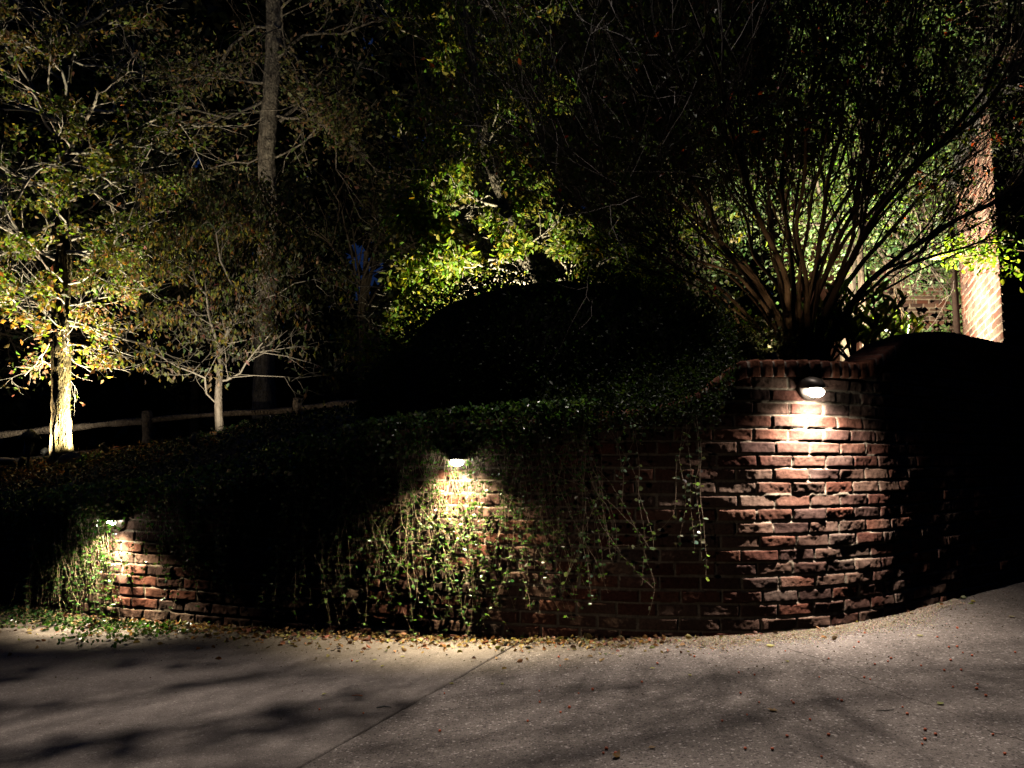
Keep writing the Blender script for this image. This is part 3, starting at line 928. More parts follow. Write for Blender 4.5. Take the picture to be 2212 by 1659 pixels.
# ---- tree lit from below at the left
rg = np.random.default_rng(51)
YL = 9.3
lt = empty("lit_tree", at(130, 990, YL), label="tree at far left with a floodlit lichen-streaked trunk and orange and green leaves", cat="tree")
tp = [at(134, 1012, YL), at(132, 985, YL), at(131, 850, YL), at(130, 700, YL), at(138, 560, YL), at(136, 430, YL), at(126, 330, YL), at(140, 250, YL + .1), at(150, 120, YL), at(165, -20, YL), at(170, -150, YL)]
rd = [.15, .122, .102, .097, .088, .075, .062, .05, .042, .03, .02]
Q, rq = trunk_mesh("trunk", tp, rd, M_bark_l, lt, 1, bump=.22)
tb = Tubes(); tips = []
zq = Q[:, 2]
for (dx, dy, ex, ey, r0) in [(140, 690, 330, 770, .022), (118, 700, -60, 730, .03), (145, 745, 260, 700, .016), (142, 545, 190, 480, .03), (122, 690, 40, 640, .02), (120, 735, 30, 800, .013),
                             (140, 400, 215, 330, .034), (128, 335, 80, 270, .03), (135, 330, 200, 200, .03), (126, 260, -20, 220, .025), (150, 250, 300, 80, .03), (118, 560, -40, 520, .025), (140, 660, 240, 640, .016),
                             (142, 520, 330, 470, .025), (140, 440, 360, 360, .025), (130, 420, -30, 380, .02), (145, 480, 250, 560, .02), (118, 480, 20, 560, .02), (150, 180, 20, 90, .02), (155, 130, 280, 30, .02), (150, 330, 380, 250, .02), (128, 300, 0, 130, .02),
                             (158, 100, 60, -40, .02), (160, 60, 260, -60, .018), (140, 615, 310, 590, .018), (120, 620, -30, 640, .018)]:
    a = at(dx, dy, YL); b = at(ex, ey, YL + rg.normal() * .7)
    d = unit(b - a); grow(rg, a, d, np.linalg.norm(b - a) * 1.0, r0, 1, 3, tb, tips, up=.05, wob=.5, nch=5, spread=.75, shrink=.5, flat=.6, first=.25)
    # the same limb again towards or away from the viewer
    d2 = unit(np.array([d[0] * .5, rg.choice([-1., 1.]), d[2] + .15])); grow(rg, a, d2, 1.1, r0 * .7, 1, 3, tb, tips, up=.05, wob=.5, nch=4, spread=.75, shrink=.5, flat=.6, first=.25)
child(tb.build("branches", M_twig), lt)
P = around(tips, 7, .075, rg)
dx, dy = proj(P)
# the crown is layered: dense bands with gaps between them
band = .5 + .5 * np.sin(dy / 38.0 + dx / 190.)
den = np.clip(-.68 + 2.2 * N1(dx / 55., dy / 26.) , 0, 1) * np.interp(dy, [300, 500, 640, 700, 760, 830], [.75, .8, .7, .55, .3, .12])
P = P[rg.random(len(P)) < den]; P = holes(P, rg, 1.2); P = P[np.abs(proj(P)[0] - 580 ) > 26]
dx, dy = proj(P); h = rg.random(len(P))
low = np.clip((dy - 560) / 120., 0, 1); high = np.clip((330 - dy) / 200., 0, 1)
c_g = np.array([.17, .24, .045]); c_o = np.array([.38, .19, .09]); c_y = np.array([.34, .30, .09]); c_b = np.array([.28, .23, .13])
po = .06 + .34 * low + .08 * high; pb_ = .2 + .45 * high
tn = np.where((h < po)[:, None], c_o, np.where((h < po + .22)[:, None], c_y, np.where((rg.random(len(P)) < pb_)[:, None], c_b, c_g)))
print("left tree leaves", len(P))
child(leaves("foliage", P, .062, M_leaf, None, tint=tn, aspect=.55, droop=.3, flat=.15, rg=rg), lt)
yg = YL - .55
# stones, tuft of grass and pine straw at its foot
def rock(dx, dy, Y, size, label, sq=.6, seed=0):
    r2 = np.random.default_rng(seed); nu, nv = 18, 10; V = []
    for i in range(nv + 1):
        a = math.pi * i / nv
        for k in range(nu):
            b = 2 * math.pi * k / nu; s_ = size * (1 + .35 * (N1(np.array(3 + math.cos(b) * 1.4 + seed), np.array(5 + math.sin(b) * 1.4 + a * 1.2)) - .5))
            V.append((s_ * math.sin(a) * math.cos(b), s_ * .7 * math.sin(a) * math.sin(b), s_ * sq * math.cos(a)))
    Fq = [(i * nu + k, (i + 1) * nu + k, (i + 1) * nu + (k + 1) % nu, i * nu + (k + 1) % nu) for i in range(nv) for k in range(nu)]
    o = mesh_np("stone", V, Fq, M_rock, smooth=True); o.location = at(dx, dy, Y); o.rotation_euler = (0, 0, seed)
    tag(o, label, "stone", "stones around the floodlit tree")


rock(155, 990, YL - .32, .13, "round pale stone against the foot of the floodlit trunk", .6, 1)
rock(210, 992, YL - .2, .09, "small stone right of the grass tuft by the floodlit tree", .6, 2)
rock(8, 996, YL - .3, .13, "flat dim stone at the picture's left edge", .35, 4)
rock(170, 1052, 7.6, .2, "long flat stone half hidden on the dark bank", .3, 5)
n = 90
x0 = at(185, 985, YL - .3); P = x0 + rg.normal(size=(n, 3)) * np.array([.09, .06, .0])
P[:, 2] = terrainZ(P[:, 0], P[:, 1])
o = leaves("grass_tuft", P, .10, M_leaf, tint=(.16, .38, .10), aspect=.10, axis=np.c_[rg.normal(size=(n, 2)) * .4, np.ones(n)], rg=rg)
tag(o, "bright tuft of grass between the stones by the floodlit trunk", "grass", kind="stuff")
n = 5200
x = rg.normal(size=n) * .75 + at(150, 0, YL)[0]; y = YL - .35 + rg.normal(size=n) * .45
P = np.c_[x, y, terrainZ(x, y) + .01 + .06 * rg.random(n)]
tag(leaves("pine_straw", P, .09, M_leafdry, tint=(.30, .17, .07), aspect=.06, axis=np.c_[rg.normal(size=(n, 2)), rg.normal(size=n) * .35], rg=rg), "brown pine straw and dry leaves around the floodlit tree", kind="stuff")
n = 2500
x = rg.uniform(-8, -2.5, n); y = rg.uniform(7.4, 10.5, n)
P = np.c_[x, y, terrainZ(x, y) + .01 + .03 * rg.random(n)]
tag(leaves("fallen_leaves", P, .06, M_leafdry, tint=(.26, .13, .06), aspect=.6, axis=np.c_[rg.normal(size=(n, 2)), rg.normal(size=n) * .2], rg=rg), "fallen leaves over the slope before the fence", kind="stuff")

# path light that stands dark before the fence
pl = empty("path_light", at(60, 1012, 7.9), label="unlit dark path light with a conical cap before the fence at far left", cat="lamp")
def lathe_w(name, base, prof, mat, root, n_=24):
    V = []; 
    for (r_, h_) in prof:
        for k in range(n_): V.append((base[0] + r_ * math.cos(k / n_ * 2 * math.pi), base[1] + r_ * math.sin(k / n_ * 2 * math.pi), base[2] + h_))
    Fq = [(i * n_ + k, i * n_ + (k + 1) % n_, (i + 1) * n_ + (k + 1) % n_, (i + 1) * n_ + k) for i in range(len(prof) - 1) for k in range(n_)]
    return child(mesh_np(name, V, Fq, mat, smooth=False), root)


b0 = at(60, 1012, 7.9)
lathe_w("post", b0, [(.012, 0), (.012, .35), (.0, .352)], M_black, pl)
lathe_w("cap", b0, [(.0, .30), (.10, .30), (.105, .31), (.05, .375), (.0, .41)], M_black, pl)
lathe_w("housing", b0, [(.045, .14), (.045, .30), (.02, .301)], M_black, pl)

# ---- uplight heads (small spots on stakes) that the light comes from
def uplight(loc, target, power, color, label, ang=70, blend=.8, radius=.012, lit=True):
    loc = np.array(loc, float)
    if loc[1] > wallY(loc[0]): loc[2] = float(terrainZ(loc[0:1], loc[1:2])[0]) + .17
    d = unit(np.array(target, float) - loc)
    root = empty("garden_spotlight", (loc[0], loc[1], loc[2] - .22), label=label, cat="lamp")
    tb = Tubes(); tb.add([loc - d * .12, loc - d * .11, loc - d * .02, loc - d * .0], [.012, .032, .036, .04], 16)
    child(tb.build("housing", M_black), root)
    tb = Tubes(); tb.add([loc - d * .09, loc - np.array([0, 0, .12]), loc - np.array([0, 0, .3])], [.007, .007, .004], 6)
    child(tb.build("stake", M_black), root)
    add_light("spotlight_beam", 'SPOT', loc + d * .02, power, color, radius, target, R(ang), blend)


uplight(at(218, 1000, YL - .04), at(146, 850, YL), 1200, (1., .90, .66), "small black spotlight on the ground right of the floodlit trunk, aimed up it", 135, .8)
uplight(at(50, 1004, YL + .03), at(118, 850, YL), 650, (1., .80, .55), "small black spotlight on the ground left of the floodlit trunk", 132, .7)

# ---- the small tree with bare forked stems (dogwood)
rg = np.random.default_rng(61)
YD = 8.4
dg = empty("small_tree", at(477, 955, YD), label="small slender tree with pale forking bare branches and drooping sparse leaves", cat="tree")
M3 = lambda x, y, Y=YD: at(x / 3.0, 553 + y / 3.0, Y)
Q, rq = trunk_mesh("trunk", [M3(1435, 1250), M3(1435, 1200), M3(1420, 1050), M3(1413, 900), M3(1430, 700), M3(1425, 620), M3(1447, 540)], [.052, .046, .042, .037, .032, .029, .024], M_bark_d, dg, 2, sides=16, bump=.2)
tb = Tubes(); tips = []
limbs = [([(1425, 620), (1390, 500), (1360, 380), (1330, 260), (1280, 180), (1240, 60), (1180, -20)], .017),
         ([(1447, 540), (1500, 440), (1540, 340), (1550, 250), (1500, 150), (1440, 20), (1400, -150)], .02),
         ([(1550, 250), (1570, 200), (1640, 90), (1690, -60)], .012), ([(1520, 400), (1600, 370), (1690, 290), (1800, 240), (1920, 190), (2040, 150)], .011),
         ([(1425, 810), (1480, 800), (1560, 750), (1600, 680), (1660, 600), (1740, 520)], .015), ([(1640, 625), (1760, 605), (1900, 590)], .008),
         ([(1500, 630), (1650, 622), (1850, 655), (2040, 700)], .008), ([(1410, 960), (1350, 890), (1320, 790), (1250, 750), (1150, 700), (1000, 640), (900, 620)], .014),
         ([(1440, 730), (1480, 650), (1510, 590), (1480, 480)], .008), ([(1400, 480), (1450, 480), (1490, 455)], .008), ([(1360, 380), (1300, 380), (1180, 375)], .006),
         ([(1330, 260), (1380, 120), (1420, -60)], .011), ([(1500, 150), (1600, 0), (1700, -200)], .010), ([(1440, 20), (1350, -120), (1250, -260)], .009),
         ([(1250, 750), (1350, 640), (1380, 560)], .005), ([(1470, 790), (1640, 775), (1850, 780), (1930, 795), (2200, 760)], .006), ([(1550, 260), (1660, 260), (1750, 160)], .006), ([(1280, 180), (1180, 60), (1060, 20)], .007)]
for L_, r0 in limbs:
    yo = np.cumsum(rg.normal(size=len(L_)) * .10); yo -= yo[0]
    P_ = np.array([M3(x, y, YD + yo[i]) for i, (x, y) in enumerate(L_)])
    P_[1:-1] += rg.normal(size=P_[1:-1].shape) * .012
    tb.add(P_, np.linspace(r0, r0 * .4, len(P_)), 6, cap=False)
    for i in range(1, len(P_)):
        for c in range(1 if i < len(P_) - 1 else 3):
            d = unit(P_[i] - P_[i - 1] + rg.normal(size=3) * .25 * np.linalg.norm(P_[i] - P_[i - 1]) * 3 + np.array([0, 0, .06]))
            grow(rg, P_[i] * 1.0, d, .42 * (.6 + .8 * rg.random()), max(r0 * .3, .003), 2, 4, tb, tips, up=.12, wob=.6, nch=2, spread=.8, shrink=.62, first=.2)
child(tb.build("branches", M_twig), dg)
tips = np.array(tips); dx, dy = proj(tips)
pr = np.interp(dy, [400, 560, 620, 800], [1., .75, .2, .08])
T_ = tips[rg.random(len(tips)) < pr]
P = around(T_, 9, .06, rg); P = holes(P, rg)
cc = np.array([[.20, .21, .12], [.26, .17, .12], [.16, .18, .10]])[rg.integers(0, 3, len(P))]
print("dogwood leaves", len(P), len(tips))
child(leaves("foliage", P, .06, M_leaf, None, tint=cc, aspect=.45, droop=2.2, rg=rg), dg)
uplight(at(420, 1010, 7.4), at(490, 700, YD + .3), 115, (1., .86, .66), "small black spotlight hidden in the ground cover, aimed at the slender small tree", 95, .8)

# ---- tall bare trunk behind
rg = np.random.default_rng(71)
YT = 13.5
tt = empty("tall_tree", at(575, 905, YT), label="tall grey-barked trunk rising out of the frame behind the small slender tree", cat="tree")
tp = [at(570, 905, YT), at(570, 770, YT), at(577, 600, YT), at(578, 450, YT), at(576, 330, YT), at(583, 220, YT), at(590, 120, YT), at(592, 0, YT), at(598, -160, YT), at(600, -400, YT)]
Q, rq = trunk_mesh("trunk", tp, [.20, .18, .165, .155, .15, .14, .135, .13, .12, .10], M_bark_g, tt, 3, bump=.2)
tb = Tubes(); tips = []
for (a_, b_, r0) in [((604, 262), (680, 180), .04), ((570, 205), (545, 110), .03), ((596, 130), (640, 60), .03), ((592, 20), (700, -120), .05), ((592, 0), (480, -120), .05), ((585, 180), (420, 120), .03), ((583, 210), (390, 240), .03),
                     ((598, 250), (720, 300), .03), ((598, 90), (760, 150), .03), ((590, 60), (430, 20), .03), ((580, 320), (460, 330), .02), ((596, 340), (700, 400), .02), ((590, 50), (740, -20), .03)]:
    a = at(*a_, YT); b = at(*b_, YT + rg.normal() * 1.0)
    grow(rg, a, unit(b - a), np.linalg.norm(b - a) * 1.2, r0, 1, 3, tb, tips, up=.1, wob=.6, nch=5, spread=.8, shrink=.55)
child(tb.build("branches", M_bark_g), tt)
P = around(tips, 5, .14, rg); P = holes(P, rg, 1.3)
dx, dy = proj(P); P = P[((np.abs(dx - 583) > 24) | (P[:, 1] > YT)) & (rg.random(len(P)) < np.clip(N2(dx / 50, dy / 40) * 1.5 - .1, 0, 1))]
cc = np.array([[.16, .19, .06], [.26, .18, .10], [.20, .19, .09]])[rg.integers(0, 3, len(P))]
child(leaves("foliage", P, .09, M_leaf, None, tint=cc, aspect=.5, droop=.3, rg=rg), tt)
uplight(at(520, 960, 11.2), at(578, 330, YT), 700, (1., .86, .64), "small black spotlight beyond the fence, aimed up the tall grey trunk", 38, 1.0)

# ---- tree with yellow-green leaves above the dome shrub
rg = np.random.default_rng(81)
YM = 8.6
mt_ = empty("yellow_green_tree", at(1180, 900, YM), label="tree with floodlit yellow-green leaves spreading low behind the dome-shaped shrub", cat="tree")
tp = [at(1190, 930, YM), at(1180, 720, YM), at(1130, 560, YM), at(1075, 420, YM), at(1048, 320, YM), at(1030, 200, YM), at(1010, 60, YM), at(1000, -120, YM)]
Q, rq = trunk_mesh("trunk", tp, [.12, .10, .085, .07, .06, .05, .045, .03], M_bark_g, mt_, 4, sides=18, bump=.15)
tb = Tubes(); tips = []
main = [(1150, 610), (1070, 603), (1004, 626), (937, 656), (887, 690), (850, 725)]
P_ = np.array([at(x, y, YM - .5 + .05 * i) for i, (x, y) in enumerate(main)])
tb.add(P_, np.linspace(.035, .008, len(P_)), 7, cap=False)
for i in range(1, len(P_)):
    for c in range(4):
        d = unit(unit(P_[i] - P_[i - 1]) + rg.normal(size=3) * .7 + np.array([0, 0, .1])); grow(rg, P_[i], d, .5, .008, 2, 4, tb, tips, up=.0, wob=.5, nch=4, spread=.8, shrink=.6)
for (a_, b_, r0, dy_) in [((1130, 560), (870, 560), .03, -.3), ((1130, 560), (900, 600), .03, .3), ((1180, 640), (1400, 600), .03, 0), ((1190, 620), (1300, 560), .03, -.4), ((1100, 480), (900, 430), .03, .2), ((1110, 520), (860, 510), .025, .4), ((1075, 420), (940, 390), .025, -.3),
                          ((1060, 380), (1180, 420), .02, 0), ((1048, 320), (900, 260), .02, .3), ((1048, 320), (1150, 230), .02, .2), ((1035, 220), (930, 150), .02, 0), ((1030, 200), (1120, 90), .02, .3), ((1010, 60), (900, 20), .02, 0), ((1015, 100), (1120, -20), .02, .3),
                          ((1120, 540), (1200, 480), .02, .3), ((1150, 600), (980, 540), .02, -.6), ((1170, 660), (930, 640), .02, .5), ((1180, 640), (1500, 580), .02, .2), ((1090, 450), (1000, 400), .02, -.5), ((1040, 280), (960, 330), .015, -.4), ((1020, 150), (880, 100), .02, .4), ((1005, 0), (1150, 10), .02, .0), ((1130, 560), (1000, 470), .02, 0.6)]:
    a = at(*a_, YM); b = at(*b_, YM + dy_ * 1.5)
    grow(rg, a, unit(b - a), np.linalg.norm(b - a), r0, 1, 3, tb, tips, up=.05, wob=.4, nch=6, spread=.7, shrink=.5, flat=.6, first=.2)
child(tb.build("branches", M_twig), mt_)
P = around(tips, 8, .07, rg); dx, dy = proj(P)
den = np.clip(N1(dx / 42, dy / 30) * 1.9 - .35, 0, 1) * np.interp(dy, [-50, 350, 560, 720], [.75, .8, 1, 1]) * np.where(dx < 835, .1, 1)
P = P[rg.random(len(P)) < den]; P = holes(P, rg)
dx, dy = proj(P); h = rg.random(len(P))
cc = np.where((h < .3)[:, None], np.array([.34, .32, .05]), np.where((h < .8)[:, None], np.array([.17, .27, .035]), np.array([.26, .26, .08])))
print("mid tree leaves", len(P))
child(leaves("foliage", P, .072, M_leaf, None, tint=cc, aspect=.5, droop=.9, shape='oval', rg=rg), mt_)
uplight(at(1130, 800, 7.6), at(1020, 520, YM + .1), 1050, (1., .90, .60), "small black spotlight behind the dome-shaped shrub, aimed at the yellow-green leaves", 100, .8)

# ---- the dome-shaped clipped shrub
rg = np.random.default_rng(91)
def dome_shape(th, ph):
    return 1 + .05 * (N1(np.cos(th) * 2 + 5, ph * 2 + np.sin(th) * 2) - .5) + .05 * (N2(th * 3, ph * 4) - .5)


def shrub(name, label, C, rad, nleaf, size, tint, mat, seed, cat="shrub", squash=2.0, skew=0.0, rag=.05, core=.9):
    r2 = np.random.default_rng(seed)
    root = empty(name, (C[0], C[1], float(terrainZ(np.array(C[0]), np.array(C[1])))), label=label, cat=cat)
    nu, nv = 48, 24; th = np.linspace(0, 2 * math.pi, nu, endpoint=False); ph = np.linspace(-.45 * math.pi, .5 * math.pi, nv)
    TH, PH = np.meshgrid(th, ph)
    def pos(TH, PH, k):
        e = k * dome_shape(TH, PH); cp = np.sign(np.cos(PH)) * np.abs(np.cos(PH)) ** (2 / squash); sp_ = np.sign(np.sin(PH)) * np.abs(np.sin(PH)) ** (2 / squash)
        return np.stack([C[0] + rad[0] * e * cp * np.cos(TH), C[1] + rad[1] * e * cp * np.sin(TH), C[2] + rad[2] * e * sp_], -1)
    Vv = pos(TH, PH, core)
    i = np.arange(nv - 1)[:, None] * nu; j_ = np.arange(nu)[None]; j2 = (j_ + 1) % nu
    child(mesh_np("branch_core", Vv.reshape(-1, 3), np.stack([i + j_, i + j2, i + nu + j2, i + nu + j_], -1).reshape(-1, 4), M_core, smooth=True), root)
    th = r2.uniform(0, 2 * math.pi, nleaf); ph = np.arcsin(r2.uniform(-.85, 1, nleaf))
    P = pos(th, ph, 1.0) + r2.normal(size=(nleaf, 3)) * rag * .5
    P = np.array([C]) + (P - np.array([C])) * (1 - .12 * r2.random((nleaf, 1)) ** 2)
    ax = unit(P - np.array([C])) + r2.normal(size=P.shape) * .8
    child(leaves("foliage", P, size, mat, None, tint=tint, aspect=.6, axis=ax, rg=r2), root)
    return root


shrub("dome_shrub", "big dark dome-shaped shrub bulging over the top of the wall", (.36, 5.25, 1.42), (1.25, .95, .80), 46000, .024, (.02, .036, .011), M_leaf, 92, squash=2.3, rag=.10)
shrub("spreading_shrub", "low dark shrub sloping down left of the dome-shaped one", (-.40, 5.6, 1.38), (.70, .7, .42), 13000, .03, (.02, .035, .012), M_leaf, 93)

# the shrub's skirt that hangs over the coping
n = 13000
x = rg.uniform(.15, 1.2, n); f, n_, t_ = wall_frame(s_of_x(x)); zlow = np.interp(x, [.15, .6, .9, 1.1, 1.2], [-.02, -.06, -.08, -.16, .06])
tt_ = rg.random(n); P = np.c_[f + n_ * (.10 - .42 * tt_ + .03 * rg.normal(size=n))[:, None], Zt(x) + zlow + .36 * tt_ + .05 * rg.normal(size=n)]
o = leaves("shrub_skirt", P, .02, M_leaf, tint=(.022, .036, .013), aspect=.6, rg=rg)
tag(o, "fringe of tiny-leaved twigs spilling over the coping below the dome-shaped shrub", "shrub")

# ---- the many-stemmed tree
rg = np.random.default_rng(101)
YC = 5.5
cm = empty("many_stemmed_tree", at(1735, 790, YC), label="wide tree with many bare stems fanning out from one base behind the bare brick wall", cat="tree")
stems = [([(1715, 790), (1690, 700), (1640, 620), (1560, 520), (1500, 400), (1440, 300)], .030), ([(1700, 785), (1630, 700), (1550, 620), (1450, 560), (1380, 520), (1300, 480)], .020),
         ([(1720, 790), (1705, 680), (1700, 600), (1640, 480), (1600, 350), (1570, 220)], .030), ([(1725, 790), (1722, 700), (1705, 560), (1690, 430), (1700, 300), (1690, 160)], .026),
         ([(1735, 790), (1735, 690), (1760, 560), (1790, 430), (1810, 320), (1830, 180)], .030), ([(1750, 790), (1775, 690), (1830, 580), (1890, 470), (1960, 380), (2040, 300)], .036),
         ([(1765, 790), (1800, 710), (1870, 620), (1960, 540), (2060, 470), (2170, 420)], .032), ([(1760, 790), (1790, 680), (1880, 540), (1980, 430), (2090, 340)], .030),
         ([(1710, 790), (1650, 660), (1590, 590), (1500, 560), (1420, 500)], .020), ([(1745, 790), (1760, 650), (1810, 530), (1870, 400), (1910, 280), (1950, 160)], .030),
         ([(1712, 790), (1670, 690), (1600, 580), (1520, 480), (1430, 400)], .022), ([(1740, 790), (1745, 640), (1720, 500), (1740, 350), (1760, 220)], .024),
         ([(1755, 790), (1800, 640), (1840, 520), (1850, 400), (1880, 250)], .026), ([(1728, 790), (1690, 640), (1640, 560), (1610, 460), (1530, 330)], .024),
         ([(1700, 790), (1610, 730), (1560, 640), (1490, 600), (1440, 590)], .015), ([(1770, 790), (1830, 670), (1930, 590), (2010, 560), (2120, 520)], .022),
         ([(1738, 790), (1770, 610), (1860, 480), (1990, 340), (2080, 240)], .024), ([(1722, 790), (1680, 600), (1670, 480), (1650, 330), (1640, 200)], .022),
         ([(1735, 790), (1750, 600), (1700, 470), (1660, 380), (1620, 260)], .02), ([(1716, 790), (1655, 640), (1575, 560), (1480, 470), (1380, 430)], .018)]
rj = np.random.default_rng(102)
for L_, r0 in list(stems):
    q = rj.normal() * 26
    stems.append(([(x + (rj.normal() * 9 + q) * min(i / 2., 1) + (rj.normal() * 6 if i == 0 else 0), y + rj.normal() * 6 * min(i, 1)) for i, (x, y) in enumerate(L_)], r0 * .62))
stems = [(a, b * .8) for a, b in stems]
tb = Tubes(); tips = []; twig = Tubes()
for si, (L_, r0) in enumerate(stems):
    yo = rg.normal() * .55; P_ = []
    for i, (x, y) in enumerate(L_):
        P_.append(at(x, y, YC + (rg.normal() * .04 if i == 0 else yo * i / (len(L_) - 1))))
    P_ = np.array(P_)
    Lc = np.concatenate([[0], np.cumsum(np.linalg.norm(np.diff(P_, axis=0), axis=1))]); n_ = 34; t = np.linspace(0, Lc[-1], n_)
    Q = np.stack([np.interp(t, Lc, P_[:, k]) for k in range(3)], -1)
    for _ in range(3): Q[1:-1] = (Q[:-2] + Q[1:-1] * 2 + Q[2:]) / 4
    Q += np.stack([(N1(t * 3 + si * 7, t * 0 + k) - .5) * .05 * np.minimum(t, 1) for k in range(3)], -1)
    tb.add(Q, np.linspace(r0, r0 * .42, n_) * (1 + .12 * (N2(t * 9, t * 0 + si) - .5)), 9, cap=False)
    for c in range(8):
        i = int(n_ * (.42 + .56 * rg.random())); i = min(i, n_ - 2)
        d = unit(unit(Q[i + 1] - Q[i]) + rg.normal(size=3) * np.array([.35, .6, .35])); d[2] = max(d[2], .05); d = unit(d)
        grow(rg, Q[i], d, .75 * (.6 + .9 * rg.random()), r0 * .33, 2, 4, twig, tips, up=.5, wob=.3, nch=4, spread=.5, shrink=.7, first=.3)
    for c in range(3):
        d = unit(unit(Q[-1] - Q[-3]) + rg.normal(size=3) * .35); grow(rg, Q[-1], d, 1.1, r0 * .4, 1, 4, twig, tips, up=.45, wob=.3, nch=3, spread=.5, shrink=.7, first=.3)
child(tb.build("stems", M_bark_m), cm)
child(twig.build("branches", plain("twig_dark", (.045, .032, .022), .9)), cm)
tips = np.array(tips); dx, dy = proj(tips)
pr = np.clip(np.interp(dy, [250, 430, 560, 640], [1, .75, .25, .04]), 0, 1)
T_ = tips[(rg.random(len(tips)) < pr) & (tips[:, 1] > 3.2)]
if len(T_) > 15000: T_ = T_[rg.permutation(len(T_))[:15000]]
P = around(T_, 5, .05, rg); P = P[P[:, 1] > 4.35]
dx, dy = proj(P); P = P[rg.random(len(P)) < np.clip(N3(dx / 36, dy / 22) * 1.9 - .25, .02, 1) * np.interp(dx, [1650, 1900], [1., .85])]
h = rg.random(len(P)); cc = np.where((h < .05)[:, None], np.array([.22, .04, .02]), np.array([.032, .045, .016]))
print("myrtle tips", len(tips), "leaves", len(P))
child(leaves("foliage", P, .040, M_leaf, None, tint=cc, aspect=.5, droop=.2, flat=.3, rg=rg), cm)
uplight((1.35, 6.7, 1.6), (2.1, 5.5, 3.0), 45, (1., .70, .42), "small black spotlight under the many-stemmed tree", 75, 1.0)
uplight((1.62, 4.75, 1.6), (1.75, 5.9, 3.2), 11, (1., .72, .46), "tiny black spotlight behind the coping, left of the many-stemmed tree", 90, 1.0)

# ------------------------------------------------------------------ the brick house at the right
def brick_plane(name, O, dirv, length, z0, z1, normal, seed, root, step=.009, soldier=False, rough=.5, sz=None):
    Sx = np.arange(0, length, step); Zx = np.arange(z0, z1, sz or step); A, B = np.meshgrid(Sx, Zx)
    H, T = brick_sheet(A + seed, B, seed, rough)
    V = np.array(O)[None, None] * 1.0 + A[..., None] * np.array([dirv[0], dirv[1], 0]) + H[..., None] * np.array([normal[0], normal[1], 0]); V[..., 2] = B
    o = mesh_np(name, V.reshape(-1, 3), grid_faces(*A.shape).reshape(-1, 4), M_brick, None, T.reshape(-1, 3), True)
    child(o, root); return o


house = empty("brick_house", (3.85, 6.0, 1.6), label="red brick house at far right with one floodlit corner return", cat="house")
a_ = R(23.6)
C0 = at(2166, 700, 6.0); C0[2] = 0
d_side = np.array([math.sin(a_), math.cos(a_)]); n_side = np.array([-d_side[1], d_side[0]])
d_front = np.array([math.cos(a_), -math.sin(a_)]); n_front = np.array([-math.sin(a_), -math.cos(a_)])
brick_plane("side_wall", C0, d_side, 2.2, 1.3, 3.85, n_side, 61, house, .008)
brick_plane("front_wall", C0, d_front, 2.5, 1.2, 3.85, n_front, 62, house, .010)
# wing further back
W0 = np.array([5.75, 12.6, 0])
brick_plane("rear_wing_wall", W0, np.array([1., 0]), 5.2, 1.5, 8.0, np.array([0, -1.]), 63, house, .016)
E = np.array([C0[0], C0[1]]) + d_side * 2.2
# closing faces: return to the rear wing and a roof slab, so that the house is solid
def quad(name, pts, mat, root):
    V = np.array(pts, float); return child(mesh_np(name, V, [(0, 1, 2, 3)], mat, None, np.tile([.2, .09, .06], (4, 1))), root)
B2 = E + np.array([2.5, 0.1])
quad("return_wall", [(E[0], E[1], 1), (B2[0], B2[1], 1), (B2[0], B2[1], 3.85), (E[0], E[1], 3.85)], M_brick, house)
quad("wing_end_wall", [(5.75, 12.6, 1), (5.75, 16, 1), (5.75, 16, 8), (5.75, 12.6, 8)], M_brick, house)
R0 = C0[:2] + n_front * .25 + n_side * .06; R1 = E + n_side * .06 + d_side * .1; R2 = R1 + d_front * 3.2; R3 = R0 + d_front * 3.2
me = bpy.data.meshes.new("roof"); me.from_pydata([(*R0, 3.86), (*R1, 3.86), (*R2, 3.86), (*R3, 3.86), (*R0, 4.0), (*R1, 4.0), (*(R2 * .6 + R0 * .4 + np.array([.6, 0])), 5.2), (*(R3 * .7 + R1 * .3 + np.array([.8, 0])), 5.2)], [], [(0, 1, 2, 3), (0, 4, 5, 1), (0, 3, 7, 4), (4, 7, 6, 5), (1, 5, 6, 2), (2, 6, 7, 3)])
child(link("roof", me, plain("roof_dark", (.015, .013, .012), .9)), house)
# gutter pipe beside the corner return
tb = Tubes(); g0 = E + n_side * .05 + d_side * .05
tb.add([(g0[0], g0[1], 1.4), (g0[0], g0[1], 3.8)], .035, 10)
child(tb.build("downpipe", plain("pipe_dark", (.08, .05, .04), .5)), house)

sp = np.array([*(C0[:2] + d_side * .75 + n_side * 1.35), 1.72])
uplight(sp, (C0[0] + d_side[0] * .9, C0[1] + d_side[1] * .9, 3.3), 2500, (1., .86, .64), "small black spotlight behind the wall, aimed up the house corner", 115, .9)
uplight((5.4, 10.6, 1.85), (5.9, 12.4, 4.2), 1300, (1., .88, .62), "small black spotlight before the ivy-covered rear wing", 120, .9)

